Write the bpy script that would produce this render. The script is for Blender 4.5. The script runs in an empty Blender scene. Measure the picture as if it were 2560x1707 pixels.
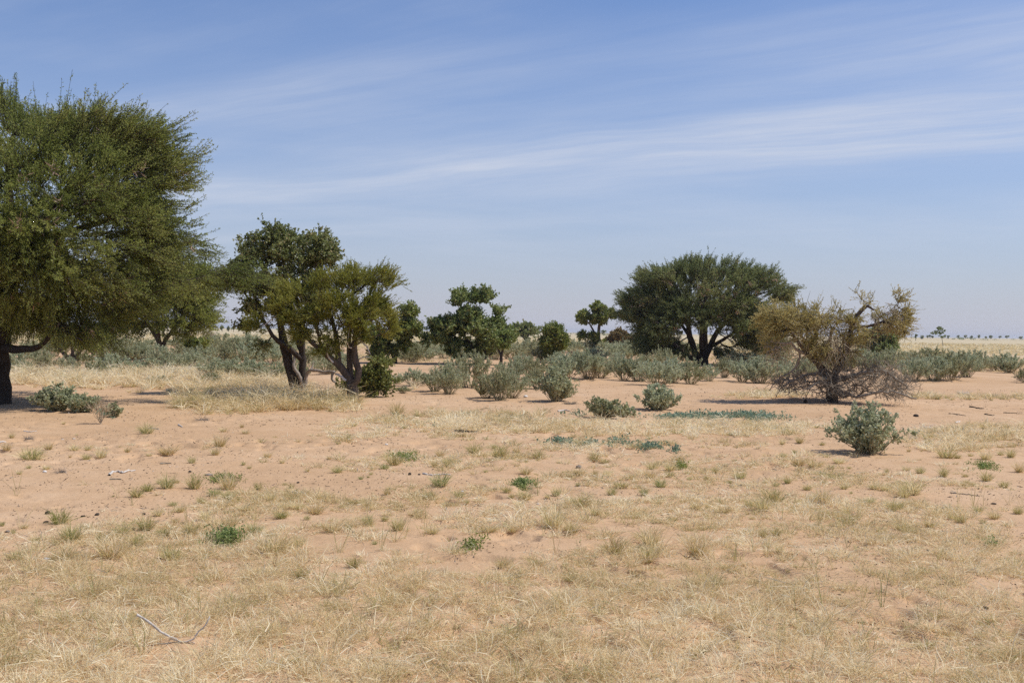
import bpy, math
import numpy as np
from mathutils import Matrix, Vector

# ------------------------------------------------------------------ camera, sky, sun, exposure
SC = bpy.context.scene
COL = SC.collection
PW, PH, FPX = 2560.0, 1707.0, 2844.0          # photo size and focal length in its pixels
CAM_H, PITCH, ROLL = 1.9, 0.0088, 0.0132
SUN_EL, SUN_AZ = math.radians(57), math.radians(86)   # azimuth clockwise from the view axis (+Y)

fwd = np.array([0, math.cos(PITCH), -math.sin(PITCH)])
up0 = np.array([0, math.sin(PITCH), math.cos(PITCH)])
rt0 = np.array([1.0, 0, 0])
RT = rt0 * math.cos(ROLL) + up0 * math.sin(ROLL)
UP = up0 * math.cos(ROLL) - rt0 * math.sin(ROLL)
CAM = np.array([0.0, 0.0, CAM_H])
cam_data = bpy.data.cameras.new("camera")
cam_data.sensor_width = 36.0
cam_data.lens = FPX / PW * 36.0
cam_data.clip_start, cam_data.clip_end = 0.1, 30000
cam = bpy.data.objects.new("camera", cam_data)
COL.objects.link(cam)
cam.matrix_world = Matrix([[RT[0], UP[0], -fwd[0], CAM[0]], [RT[1], UP[1], -fwd[1], CAM[1]],
                           [RT[2], UP[2], -fwd[2], CAM[2]], [0, 0, 0, 1]])
SC.camera = cam
SC.view_settings.view_transform = 'Standard'
SC.view_settings.look = 'None'
SC.view_settings.exposure = 0.09
SC.view_settings.gamma = 1.0
SC.cycles.max_bounces = 9
SC.cycles.diffuse_bounces = 6
SC.cycles.transmission_bounces = 6
SC.cycles.transparent_max_bounces = 4
SC.cycles.volume_bounces = 0
SC.cycles.use_denoising = False

sun_dir = Vector((math.sin(SUN_AZ) * math.cos(SUN_EL), math.cos(SUN_AZ) * math.cos(SUN_EL), math.sin(SUN_EL)))
sd = bpy.data.lights.new("sun", 'SUN')
sd.energy, sd.angle, sd.color = 3.9, math.radians(0.53), (1.0, 0.955, 0.88)
sun = bpy.data.objects.new("sun", sd)
sun.rotation_euler = sun_dir.to_track_quat('Z', 'Y').to_euler()
COL.objects.link(sun)


class NT:
    """small helper for node trees"""
    def __init__(self, tree):
        self.t = tree
        tree.nodes.clear()

    def n(self, kind, ins=None, **props):
        nd = self.t.nodes.new(kind)
        for k, v in props.items():
            setattr(nd, k, v)
        for k, v in (ins or {}).items():
            if hasattr(v, 'links'):
                self.t.links.new(v, nd.inputs[k])
            else:
                nd.inputs[k].default_value = v
        return nd

    def math(self, op, a, b=0.0, c=0.0, clamp=False):
        return self.n('ShaderNodeMath', {0: a, 1: b, 2: c}, operation=op, use_clamp=clamp).outputs[0]

    def mix(self, f, a, b, blend='MIX'):
        nd = self.n('ShaderNodeMix', {0: f, 6: a, 7: b}, data_type='RGBA', blend_type=blend)
        return nd.outputs[2]

    def noise(self, vec, scale, detail=3, rough=0.55, out=0):
        return self.n('ShaderNodeTexNoise', {'Vector': vec, 'Scale': scale, 'Detail': detail, 'Roughness': rough}).outputs[out]

    def ramp(self, fac, stops, interp='LINEAR'):
        nd = self.n('ShaderNodeValToRGB', {0: fac})
        cr = nd.color_ramp
        cr.interpolation = interp
        while len(cr.elements) < len(stops):
            cr.elements.new(0.5)
        for e, (p, c) in zip(cr.elements, stops):
            e.position = p
            e.color = (*c, 1) if len(c) == 3 else c
        return nd.outputs[0]

    def range(self, v, a, b, c=0.0, d=1.0, smooth=True):
        return self.n('ShaderNodeMapRange', {0: v, 1: a, 2: b, 3: c, 4: d},
                      interpolation_type='SMOOTHSTEP' if smooth else 'LINEAR').outputs[0]


def build_world():
    w = bpy.data.worlds.new("World")
    SC.world = w
    w.use_nodes = True
    g = NT(w.node_tree)
    sky = g.n('ShaderNodeTexSky', sky_type='NISHITA', sun_disc=False, sun_elevation=SUN_EL, sun_rotation=SUN_AZ,
              air_density=1.0, dust_density=1.2, ozone_density=2.5, altitude=300)
    d = g.n('ShaderNodeTexCoord').outputs['Generated']
    sep = g.n('ShaderNodeSeparateXYZ', {0: d})
    z = g.math('MAXIMUM', sep.outputs[2], 0.012)
    X = g.math('DIVIDE', sep.outputs[0], z)
    Y = g.math('DIVIDE', sep.outputs[1], z)
    # coordinates on a flat cirrus deck: c across the streaks, s along them
    c = g.math('MULTIPLY_ADD', X, 0.803, Y)
    s = g.math('MULTIPLY_ADD', Y, -0.803, X)
    lc = g.math('LOGARITHM', g.math('MAXIMUM', c, 0.3), math.e)
    warp = g.noise(g.n('ShaderNodeCombineXYZ', {0: g.math('MULTIPLY', s, 0.25), 1: g.math('MULTIPLY', lc, 1.2)}).outputs[0], 1.0, 3)
    lcw = g.math('ADD', lc, g.math('MULTIPLY_ADD', warp, 0.24, -0.12))

    def band(c0, sg, amp, s0=None, s1=None):
        t = g.math('DIVIDE', g.math('SUBTRACT', lcw, math.log(c0)), sg)
        v = g.math('MULTIPLY', g.math('EXPONENT', g.math('MULTIPLY', g.math('MULTIPLY', t, t), -1.0)), amp)
        if s0 is not None:
            v = g.math('MULTIPLY', v, g.range(s, s0, s1))
        return v
    tot = None
    for b in ((6.76, 0.135, 0.85), (7.25, 0.15, 0.66, -6.0, -2.5), (3.82, 0.10, 0.42, -2.2, -4.2), (5.0, 0.10, 0.45, -3.8, -1.6),
              (10.2, 0.085, 0.45, -5.0, -9.0), (8.3, 0.08, 0.22), (4.3, 0.09, 0.14), (2.95, 0.10, 0.07), (13.5, 0.1, 0.2), (5.3, 0.2, 0.14)):
        v = band(*b)
        tot = v if tot is None else g.math('ADD', tot, v)
    fine = g.noise(g.n('ShaderNodeCombineXYZ', {0: g.math('MULTIPLY', s, 0.3), 1: g.math('MULTIPLY', lcw, 9.0)}).outputs[0], 1.0, 6, 0.6)
    blot = g.noise(g.n('ShaderNodeCombineXYZ', {0: g.math('MULTIPLY', s, 0.45), 1: g.math('MULTIPLY', lc, 2.6), 2: 4.2}).outputs[0], 1.0, 4, 0.55)
    fib = g.noise(g.n('ShaderNodeCombineXYZ', {0: g.math('MULTIPLY', s, 0.9), 1: g.math('MULTIPLY', lcw, 26.0), 2: 2.0}).outputs[0], 1.0, 8, 0.68)
    dens = g.math('MULTIPLY', tot, g.range(fine, 0.22, 0.72, 0.30, 1.1))
    dens = g.math('MULTIPLY', dens, g.range(fib, 0.30, 0.70, 0.78, 1.10))
    dens = g.math('ADD', dens, g.math('MULTIPLY', g.math('MULTIPLY', g.range(blot, 0.36, 0.75), g.range(fib, .3, .7, .75, 1.1)), 0.30))
    dens = g.math('ADD', dens, g.range(sep.outputs[2], 0.30, 0.10, 0.0, 0.10))
    dens = g.math('MULTIPLY', dens, g.range(sep.outputs[2], 0.02, 0.09))
    dens = g.math('MULTIPLY', dens, 0.60, clamp=True)
    hz = g.math('EXPONENT', g.math('MULTIPLY', g.math('MAXIMUM', sep.outputs[2], 0.0), -9.5))
    tint = g.mix(1.0, sky.outputs[0], (0.74, 0.90, 1.17, 1), 'MULTIPLY')
    dusty = g.mix(g.math('MULTIPLY', hz, 0.85), tint, (5.55, 5.5, 6.35, 1))
    cl = g.mix(dens, dusty, (5.9, 6.3, 7.3, 1))
    bg = g.n('ShaderNodeBackground', {0: cl, 1: 0.101})
    out = g.n('ShaderNodeOutputWorld')
    w.node_tree.links.new(bg.outputs[0], out.inputs[0])


build_world()

# ------------------------------------------------------------------ small numeric tools
rng = np.random.default_rng(11)


def nrm(v):
    return v / np.maximum(np.linalg.norm(v, axis=-1, keepdims=True), 1e-9)


_tab = np.random.default_rng(5).random((256, 256))


def vnoise(x, y):
    x = np.asarray(x, float); y = np.asarray(y, float)
    xi, yi = np.floor(x).astype(int), np.floor(y).astype(int)
    fx, fy = x - xi, y - yi
    fx, fy = fx * fx * (3 - 2 * fx), fy * fy * (3 - 2 * fy)
    a, b = _tab[xi & 255, yi & 255], _tab[(xi + 1) & 255, yi & 255]
    c, d = _tab[xi & 255, (yi + 1) & 255], _tab[(xi + 1) & 255, (yi + 1) & 255]
    return (a * (1 - fx) + b * fx) * (1 - fy) + (c * (1 - fx) + d * fx) * fy


def sstep(a, b, x):
    t = np.clip((x - a) / (b - a), 0, 1)
    return t * t * (3 - 2 * t)


MOUNDS = []                                     # (x, y, radius x, radius y, height, roughness)


def height(x, y):
    x = np.asarray(x, float); y = np.asarray(y, float)
    r = np.hypot(x, y)
    h = 0.10 * (vnoise(x / 9 + 3.1, y / 9 + 7.7) - .5) * sstep(2, 12, r)
    h = h + 0.05 * (vnoise(x / 2.7 + 31, y / 3.1 + 17) - .5)
    h = h + 0.030 * (vnoise(x / .7 + 81, y / .8 + 57) - .5) * sstep(70, 25, r)
    h = h + 0.010 * (vnoise(x / .21 + 11, y / .24 + 23) - .5) * sstep(40, 12, r)
    h = h - 0.045 * sstep(.56, .80, vnoise(x / .19 + 3, y / .22 + 9)) * sstep(.45, .65, vnoise(x / 1.9 + 61, y / 2.3 + 5)) * sstep(45, 20, r)
    h = h + 0.30 * (vnoise(x / 11 + 5.3, y / 8 + 2.2) - .45) * sstep(27, 46, r) * sstep(130, 80, r)
    h = h + 0.8 * (vnoise(x / 160 + 1.3, y / 90 + 4.2) - .5) * sstep(120, 300, r)
    for mx, my, rx, ry, hh, ro in MOUNDS:
        e = np.exp(-((x - mx) / rx) ** 2 - ((y - my) / ry) ** 2)
        h = h + hh * e * (1 - ro + 2 * ro * vnoise(x / .09, y / .11))
    return h


def ray(px, py):
    d = fwd * FPX + RT * (px - PW / 2) - UP * (py - PH / 2)
    return d / d[1]                             # scaled so that y = 1


def depth_flat(px, py):
    d = ray(px, py)
    return CAM_H / max(-d[2], 1e-6)


def ground_pt(px, py):
    """first hit of the view ray of a photo pixel with the ground"""
    d = ray(px, py)
    lo = 2.0
    ys = np.geomspace(lo, 3500, 900)
    P = CAM[None] + d[None] * ys[:, None]
    f = P[:, 2] - height(P[:, 0], P[:, 1])
    k = np.argmax(f < 0)
    if f[k] >= 0:
        y = 1500.0
    else:
        a, b = ys[max(k - 1, 0)], ys[k]
        for _ in range(18):
            m = (a + b) / 2
            p = CAM + d * m
            if p[2] - height(p[0], p[1]) < 0:
                b = m
            else:
                a = m
        y = (a + b) / 2
    p = CAM + d * y
    return np.array([p[0], p[1], float(height(p[0], p[1]))])


def at_depth(px, py, y):
    return CAM + ray(px, py) * y


# ------------------------------------------------------------------ meshes
class Bag:
    """collects vertices and faces, links them as ONE mesh object"""
    def __init__(self):
        self.v, self.q, self.t, self.c, self.n = [], [], [], [], 0

    def add(self, v, quads=None, tris=None, tint=0.5):
        v = np.asarray(v, np.float32)
        self.v.append(v)
        if quads is not None and len(quads):
            self.q.append(np.asarray(quads, np.int64) + self.n)
        if tris is not None and len(tris):
            self.t.append(np.asarray(tris, np.int64) + self.n)
        self.c.append(np.broadcast_to(np.asarray(tint, np.float32), (len(v),)))
        self.n += len(v)

    def mesh(self, name, mat, smooth=False):
        me = bpy.data.meshes.new(name)
        if not self.v:
            self.add(np.zeros((3, 3)), tris=[[0, 1, 2]])
        V = np.concatenate(self.v)
        Q = np.concatenate(self.q) if self.q else np.zeros((0, 4), np.int64)
        T = np.concatenate(self.t) if self.t else np.zeros((0, 3), np.int64)
        me.vertices.add(len(V))
        me.vertices.foreach_set('co', V.ravel())
        loops = np.concatenate([Q.ravel(), T.ravel()]).astype(np.int32)
        me.loops.add(len(loops))
        me.loops.foreach_set('vertex_index', loops)
        nf = len(Q) + len(T)
        me.polygons.add(nf)
        st = np.concatenate([np.arange(len(Q)) * 4, len(Q) * 4 + np.arange(len(T)) * 3]).astype(np.int32)
        me.polygons.foreach_set('loop_start', st)
        if smooth:
            me.polygons.foreach_set('use_smooth', np.ones(nf, bool))
        at = me.attributes.new('tint', 'FLOAT', 'POINT')
        at.data.foreach_set('value', np.concatenate(self.c))
        me.update(calc_edges=True)
        me.materials.append(mat)
        return me

    def build(self, name, mat, parent=None, loc=None, smooth=False):
        o = bpy.data.objects.new(name, self.mesh(name, mat, smooth))
        COL.objects.link(o)
        if parent is not None:
            o.parent = parent
        if loc is not None:
            o.location = loc
        return o


def tag(o, label=None, cat=None, group=None, kind=None):
    for k, v in (('label', label), ('category', cat), ('group', group), ('kind', kind)):
        if v:
            o[k] = v
    return o


def empty(name, loc, label, cat, group=None):
    o = bpy.data.objects.new(name, None)
    COL.objects.link(o)
    o.location = loc
    o.empty_display_size = 0.2
    return tag(o, label, cat, group)


def copy_thing(src, kids, loc, rz, sc, label, group):
    c = src.copy()
    COL.objects.link(c)
    c.location, c.rotation_euler, c.scale = loc, (0, 0, rz), sc
    c['label'] = label
    c['group'] = group
    for k in kids:
        d = k.copy()
        COL.objects.link(d)
        d.parent = c
    return c


def frames(D):
    ref = np.where(np.abs(D[:, 2:3]) < 0.9, np.array([[0, 0, 1.0]]), np.array([[1.0, 0, 0]]))
    a = nrm(np.cross(D, ref))
    return a, np.cross(a, D)


def leaves(bag, P, D, L, W, tint, flat=0.0, round_=False, droop=0.0, R=rng):
    """leaf blades: P base points, D directions; flat pulls the blades level"""
    n = len(P)
    if n == 0:
        return
    D = nrm(D)
    a, b = frames(D)
    an = R.uniform(0, 2 * np.pi, n)[:, None]
    side = a * np.cos(an) + b * np.sin(an)
    if flat > 0:
        side = nrm(side * (1 - flat) + a * flat * np.where(R.random((n, 1)) < .5, 1, -1))
    nr = np.cross(side, D)
    L = np.broadcast_to(L, (n,))[:, None]; W = np.broadcast_to(W, (n,))[:, None]
    tip = P + D * L - nr * droop * L
    if round_:
        m1, m2 = P + D * L * .28, P + D * L * .72 - nr * droop * L * .4
        fold = nr * W * .12
        v = np.stack([P, m1 + side * W * .5 + fold, m2 + side * W * .45 + fold, tip, m2 - side * W * .45 + fold, m1 - side * W * .5 + fold], 1).reshape(-1, 3)
        i = np.arange(n)[:, None] * 6
        q = np.concatenate([i + [[0, 1, 2, 3]], i + [[0, 3, 4, 5]]])
        bag.add(v, quads=q, tint=np.repeat(tint, 6))
    else:
        m = P + D * L * .45
        v = np.stack([P, m + side * W * .5, tip, m - side * W * .5], 1).reshape(-1, 3)
        i = np.arange(n)[:, None] * 4
        bag.add(v, quads=i + [[0, 1, 2, 3]], tint=np.repeat(tint, 4))


def prisms(bag, A, B, ra, rb, tint=0.5):
    """thin three-sided twigs from A to B"""
    n = len(A)
    if n == 0:
        return
    D = nrm(B - A)
    a, b = frames(D)
    ra = np.broadcast_to(ra, (n,))[:, None]; rb = np.broadcast_to(rb, (n,))[:, None]
    ring = []
    for P, r in ((A, ra), (B, rb)):
        for k in range(3):
            t = 2 * np.pi * k / 3
            ring.append(P + (a * math.cos(t) + b * math.sin(t)) * r)
    v = np.stack(ring, 1).reshape(-1, 3)
    i = np.arange(n)[:, None] * 6
    q = np.concatenate([i + [[k, (k + 1) % 3, 3 + (k + 1) % 3, 3 + k]] for k in range(3)])
    bag.add(v, quads=q, tint=np.repeat(np.broadcast_to(tint, (n,)), 6))


def tube(bag, P, r, sides=8, tint=0.5, rough=0.0, R=rng, capped=True):
    """one swept limb through the points P with radii r"""
    P = np.asarray(P, float); r = np.asarray(r, float)
    n = len(P)
    T = nrm(np.gradient(P, axis=0))
    a, _ = frames(T[:1])
    a = a[0]
    ang = np.arange(sides) * 2 * np.pi / sides
    rows = []
    rid = 1 + rough * R.normal(0, 1, sides)      # ridges that run along the limb
    for i in range(n):
        a = a - T[i] * np.dot(a, T[i])
        a = a / max(np.linalg.norm(a), 1e-9)
        b = np.cross(T[i], a)
        rr = r[i] * (rid + rough * .8 * R.normal(0, 1, sides))
        rows.append(P[i] + np.cos(ang)[:, None] * a * rr[:, None] + np.sin(ang)[:, None] * b * rr[:, None])
    v = np.concatenate(rows)
    i = np.arange(n - 1)[:, None] * sides
    k = np.arange(sides)
    q = np.stack([i + k, i + (k + 1) % sides, i + sides + (k + 1) % sides, i + sides + k], -1).reshape(-1, 4)
    tr = None
    if capped:
        v = np.concatenate([v, P[-1:] + T[-1:] * r[-1]])
        e = (n - 1) * sides
        tr = np.stack([e + k, e + (k + 1) % sides, np.full(sides, n * sides)], -1)
    bag.add(v, quads=q, tris=tr, tint=tint)


def smooth_path(P, r, step):
    """Catmull-Rom through the points"""
    P = np.asarray(P, float); r = np.asarray(r, float)
    if len(P) < 2:
        return P, r
    E = np.concatenate([[2 * P[0] - P[1]], P, [2 * P[-1] - P[-2]]])
    outp, outr = [P[0]], [r[0]]
    for i in range(len(P) - 1):
        p0, p1, p2, p3 = E[i:i + 4]
        m = max(1, int(np.linalg.norm(p2 - p1) / step))
        for t in np.linspace(0, 1, m + 1)[1:]:
            outp.append(.5 * (2 * p1 + (p2 - p0) * t + (2 * p0 - 5 * p1 + 4 * p2 - p3) * t * t + (3 * p1 - p0 - 3 * p2 + p3) * t ** 3))
            outr.append(r[i] * (1 - t) + r[i + 1] * t)
    return np.array(outp), np.array(outr)


class Skel:
    """a branching skeleton: fixed trunk lines first, then limbs grown out to target points"""
    def __init__(self):
        self.p, self.par, self.rad, self.pl, self.ends = [], [], [], [], []

    def line(self, P, r, step=.25, jit=0.0, R=rng):
        P, r = smooth_path(P, r, step)
        if len(P) > 3 and jit:
            P[1:-1] += R.normal(0, 1, P[1:-1].shape) * jit * r[1:-1, None]
        if self.p:
            A = np.array(self.p)
            j = int(np.argmin(((A - P[0]) ** 2).sum(1)))
            start = 1
        else:
            self.p.append(P[0]); self.par.append(-1); self.rad.append(r[0]); self.pl.append(0.0)
            j, start = 0, 1
        for k in range(start, len(P)):
            self.p.append(P[k]); self.par.append(j); self.rad.append(r[k])
            self.pl.append(self.pl[j] + float(np.linalg.norm(P[k] - self.p[j])))
            j = len(self.p) - 1

    def grow(self, T, bal=.35, step=.3, wob=.06, skip=0.0, R=rng):
        T = np.asarray(T, float)
        n = len(T)
        best = np.full(n, 1e9); bj = np.zeros(n, int)
        alive = np.ones(n, bool)

        def relax(j):
            c = np.linalg.norm(T - self.p[j], axis=1) + bal * self.pl[j]
            u = c < best
            best[u] = c[u]; bj[u] = j
        for j in range(len(self.p)):
            if self.pl[j] >= skip:
                relax(j)
        for _ in range(n):
            k = int(np.argmin(np.where(alive, best, 1e9)))
            alive[k] = False
            j = bj[k]
            a, b = self.p[j], T[k]
            L = float(np.linalg.norm(b - a))
            if L < 1e-3:
                continue
            m = max(1, int(L / step))
            g = self.par[j]
            d = (a - self.p[g]) if g >= 0 else np.array([0, 0, 1.0])
            d = d / max(np.linalg.norm(d), 1e-6)
            c = a + d * L * .33 + np.array([0, 0, .05 * L])
            q = j
            for t in np.linspace(0, 1, m + 1)[1:]:
                x = (1 - t) ** 2 * a + 2 * t * (1 - t) * c + t * t * b
                if t < 1:
                    x = x + R.normal(0, wob * L / m, 3)
                self.p.append(x); self.par.append(q); self.rad.append(0.0)
                self.pl.append(self.pl[q] + float(np.linalg.norm(x - self.p[q])))
                q = len(self.p) - 1
                relax(q)
            self.ends.append(q)

    def radii(self, r0=.006, e=2.2):
        n = len(self.p)
        acc = np.zeros(n); kids = np.zeros(n, int)
        for i in range(n - 1, -1, -1):
            if kids[i] == 0:
                acc[i] = max(acc[i], r0 ** e)
            if self.par[i] >= 0:
                acc[self.par[i]] += acc[i]; kids[self.par[i]] += 1
        r = acc ** (1 / e)
        for i in range(n):
            if self.rad[i] > 0:
                r[i] = self.rad[i]
            elif self.par[i] >= 0:
                r[i] = min(r[i], r[self.par[i]] * .92)
        self.r = np.maximum(r, r0 * .5)
        self.kids = kids
        self.P = np.array(self.p); self.Par = np.array(self.par)

    def wood(self, bag, thin=.022, sides=8, rough=.05, tint=.5, R=rng):
        n = len(self.P)
        main = np.full(n, -1)
        for i in range(1, n):
            q = self.Par[i]
            if main[q] < 0 or self.r[i] > self.r[main[q]] + 1e-9:
                main[q] = i
        thinm = self.r < thin
        idx = np.where(thinm & (self.Par >= 0))[0]
        q = self.Par[idx]
        prisms(bag, self.P[q], self.P[idx], np.minimum(self.r[q], self.r[idx] * 1.25), self.r[idx], tint)
        starts = [i for i in range(n) if not thinm[i] and (self.Par[i] < 0 or main[self.Par[i]] != i or thinm[self.Par[i]])]
        for s in starts:
            path, rad = [], []
            if self.Par[s] >= 0:
                path.append(self.P[self.Par[s]]); rad.append(min(self.r[self.Par[s]], self.r[s] * 1.05))
            i = s
            while i >= 0 and not thinm[i]:
                path.append(self.P[i]); rad.append(self.r[i])
                i = main[i]
            if len(path) >= 2:
                tube(bag, path, rad, sides if max(rad) > .05 else 5, tint, rough, R)

    def tips(self):
        i = np.array(sorted(set(self.ends)))
        return self.P[i], nrm(self.P[i] - self.P[self.Par[i]])


# ------------------------------------------------------------------ materials
def leaf_mat(name, stops, transl=.25, rough=.55, vary=.12, spec=.3):
    m = bpy.data.materials.new(name)
    m.use_nodes = True
    g = NT(m.node_tree)
    tint = g.n('ShaderNodeAttribute', attribute_name='tint').outputs['Fac']
    col = g.ramp(tint, stops)
    rnd = g.n('ShaderNodeObjectInfo').outputs['Random']
    hsv = g.n('ShaderNodeHueSaturation', {'Hue': g.range(rnd, 0, 1, .5 - vary * .12, .5 + vary * .12, False),
                                          'Saturation': g.range(rnd, 1, 0, 1 - vary, 1 + vary, False),
                                          'Value': g.range(rnd, 0, 1, 1 - vary, 1 + vary, False), 'Color': col})
    p = g.n('ShaderNodeBsdfPrincipled', {'Base Color': hsv.outputs[0], 'Roughness': rough, 'Specular IOR Level': spec})
    t = g.n('ShaderNodeBsdfTranslucent', {0: hsv.outputs[0]})
    mx = g.n('ShaderNodeMixShader', {0: transl, 1: p.outputs[0], 2: t.outputs[0]})
    o = g.n('ShaderNodeOutputMaterial')
    m.node_tree.links.new(mx.outputs[0], o.inputs[0])
    return m


def bark_mat(name, dark, light, scale=14.0, bump=.6):
    m = bpy.data.materials.new(name)
    m.use_nodes = True
    g = NT(m.node_tree)
    co = g.n('ShaderNodeTexCoord').outputs['Object']
    st = g.n('ShaderNodeMapping', {'Vector': co, 'Scale': (1, 1, .28)}).outputs[0]
    f = g.noise(st, scale, 6, .65)
    big = g.noise(co, 1.6, 3)
    col = g.ramp(g.math('ADD', g.math('MULTIPLY', f, .7), g.math('MULTIPLY', big, .3)), [(.33, dark), (.66, light)])
    b = g.n('ShaderNodeBump', {'Strength': bump, 'Distance': .03, 'Height': f})
    p = g.n('ShaderNodeBsdfPrincipled', {'Base Color': col, 'Roughness': .85, 'Specular IOR Level': .2, 'Normal': b.outputs[0]})
    o = g.n('ShaderNodeOutputMaterial')
    m.node_tree.links.new(p.outputs[0], o.inputs[0])
    return m


M = {}
M['acacia'] = leaf_mat('acacia_leaf', [(0, (.150, .190, .042)), (.45, (.280, .315, .070)), (.8, (.385, .370, .110)), (1, (.48, .37, .18))], .46, vary=.03)
M['acacia_far'] = leaf_mat('acacia_leaf_grey', [(0, (.140, .180, .064)), (.5, (.265, .300, .105)), (.82, (.36, .355, .145)), (1, (.45, .31, .20))], .46, vary=.03)
M['pod'] = leaf_mat('dry_pod', [(0, (.28, .18, .12)), (.5, (.46, .32, .22)), (1, (.62, .48, .36))], .25, vary=.05)
M['broad'] = leaf_mat('broad_leaf', [(0, (.135, .160, .055)), (.5, (.27, .30, .10)), (.85, (.38, .37, .145)), (.92, (.50, .40, .18)), (1, (.60, .49, .28))], .46, .36, .04, .5)
M['broad_green'] = leaf_mat('fresh_broad_leaf', [(0, (.135, .180, .050)), (.55, (.28, .33, .090)), (.9, (.40, .40, .13)), (1, (.52, .42, .20))], .48, .38, .06, .5)
M['thorn'] = leaf_mat('olive_thorn_shoot', [(0, (.155, .170, .032)), (.5, (.315, .318, .062)), (.85, (.43, .40, .105)), (1, (.50, .43, .19))], .42, vary=.03)
M['thorn_dry'] = leaf_mat('dry_olive_shoot', [(0, (.31, .265, .085)), (.5, (.53, .445, .165)), (.85, (.64, .545, .27)), (1, (.68, .59, .38))], .42, vary=.03)
M['rusty'] = leaf_mat('rusty_leaf', [(0, (.13, .095, .034)), (.6, (.27, .18, .065)), (1, (.34, .26, .11))], .3)
M['yellow'] = leaf_mat('yellow_green_leaf', [(0, (.10, .12, .028)), (.6, (.23, .245, .060)), (1, (.44, .39, .13))], .36)
M['grey_green'] = leaf_mat('grey_green_leaf', [(0, (.235, .265, .140)), (.45, (.40, .425, .245)), (.8, (.54, .555, .365)), (1, (.50, .43, .23))], .36, .6, .16, .25)
M['grey_stem'] = leaf_mat('grey_green_stem', [(0, (.22, .18, .10)), (.6, (.38, .32, .18)), (1, (.50, .42, .28))], 0, .8)
M['vine'] = leaf_mat('vine_leaf', [(0, (.14, .22, .14)), (.6, (.27, .36, .235)), (1, (.42, .47, .32))], .35, .5)
M['herb'] = leaf_mat('herb_leaf', [(0, (.14, .20, .055)), (.6, (.28, .34, .10)), (1, (.46, .45, .20))], .4)
M['grass'] = leaf_mat('dry_grass', [(0, (.33, .33, .12)), (.14, (.51, .44, .195)), (.4, (.67, .52, .275)), (.7, (.83, .69, .425)), (1, (.94, .86, .63))], .42, .55, .03, .3)
M['tuft'] = leaf_mat('tuft_grass', [(0, (.22, .27, .07)), (.25, (.37, .37, .12)), (.5, (.56, .48, .22)), (.75, (.74, .58, .31)), (1, (.88, .76, .50))], .45, .6, .07, .2)
M['bark'] = bark_mat('grey_brown_bark', (.045, .034, .026), (.17, .13, .10))
M['bark_dark'] = bark_mat('dark_bark', (.022, .017, .013), (.085, .064, .048))
M['bark_pale'] = bark_mat('weathered_wood', (.16, .125, .095), (.42, .36, .30), 20)
M['bark_white'] = bark_mat('bleached_wood', (.42, .36, .30), (.74, .70, .64), 26, .3)
M['dead'] = bark_mat('dead_twig', (.125, .105, .080), (.42, .36, .275), 20)
M['twig_tan'] = bark_mat('tan_dead_twig', (.32, .25, .15), (.66, .55, .39), 9)
M['straw_stem'] = bark_mat('straw_stem', (.40, .30, .18), (.66, .54, .38), 20, .2)
M['dung'] = bark_mat('dark_dung', (.035, .026, .020), (.10, .075, .058), 40, .8)
M['rock'] = bark_mat('grey_stone', (.16, .13, .105), (.36, .30, .25), 30, .7)
M['bone'] = bark_mat('bleached_bone', (.60, .56, .50), (.82, .80, .76), 18, .2)


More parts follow.
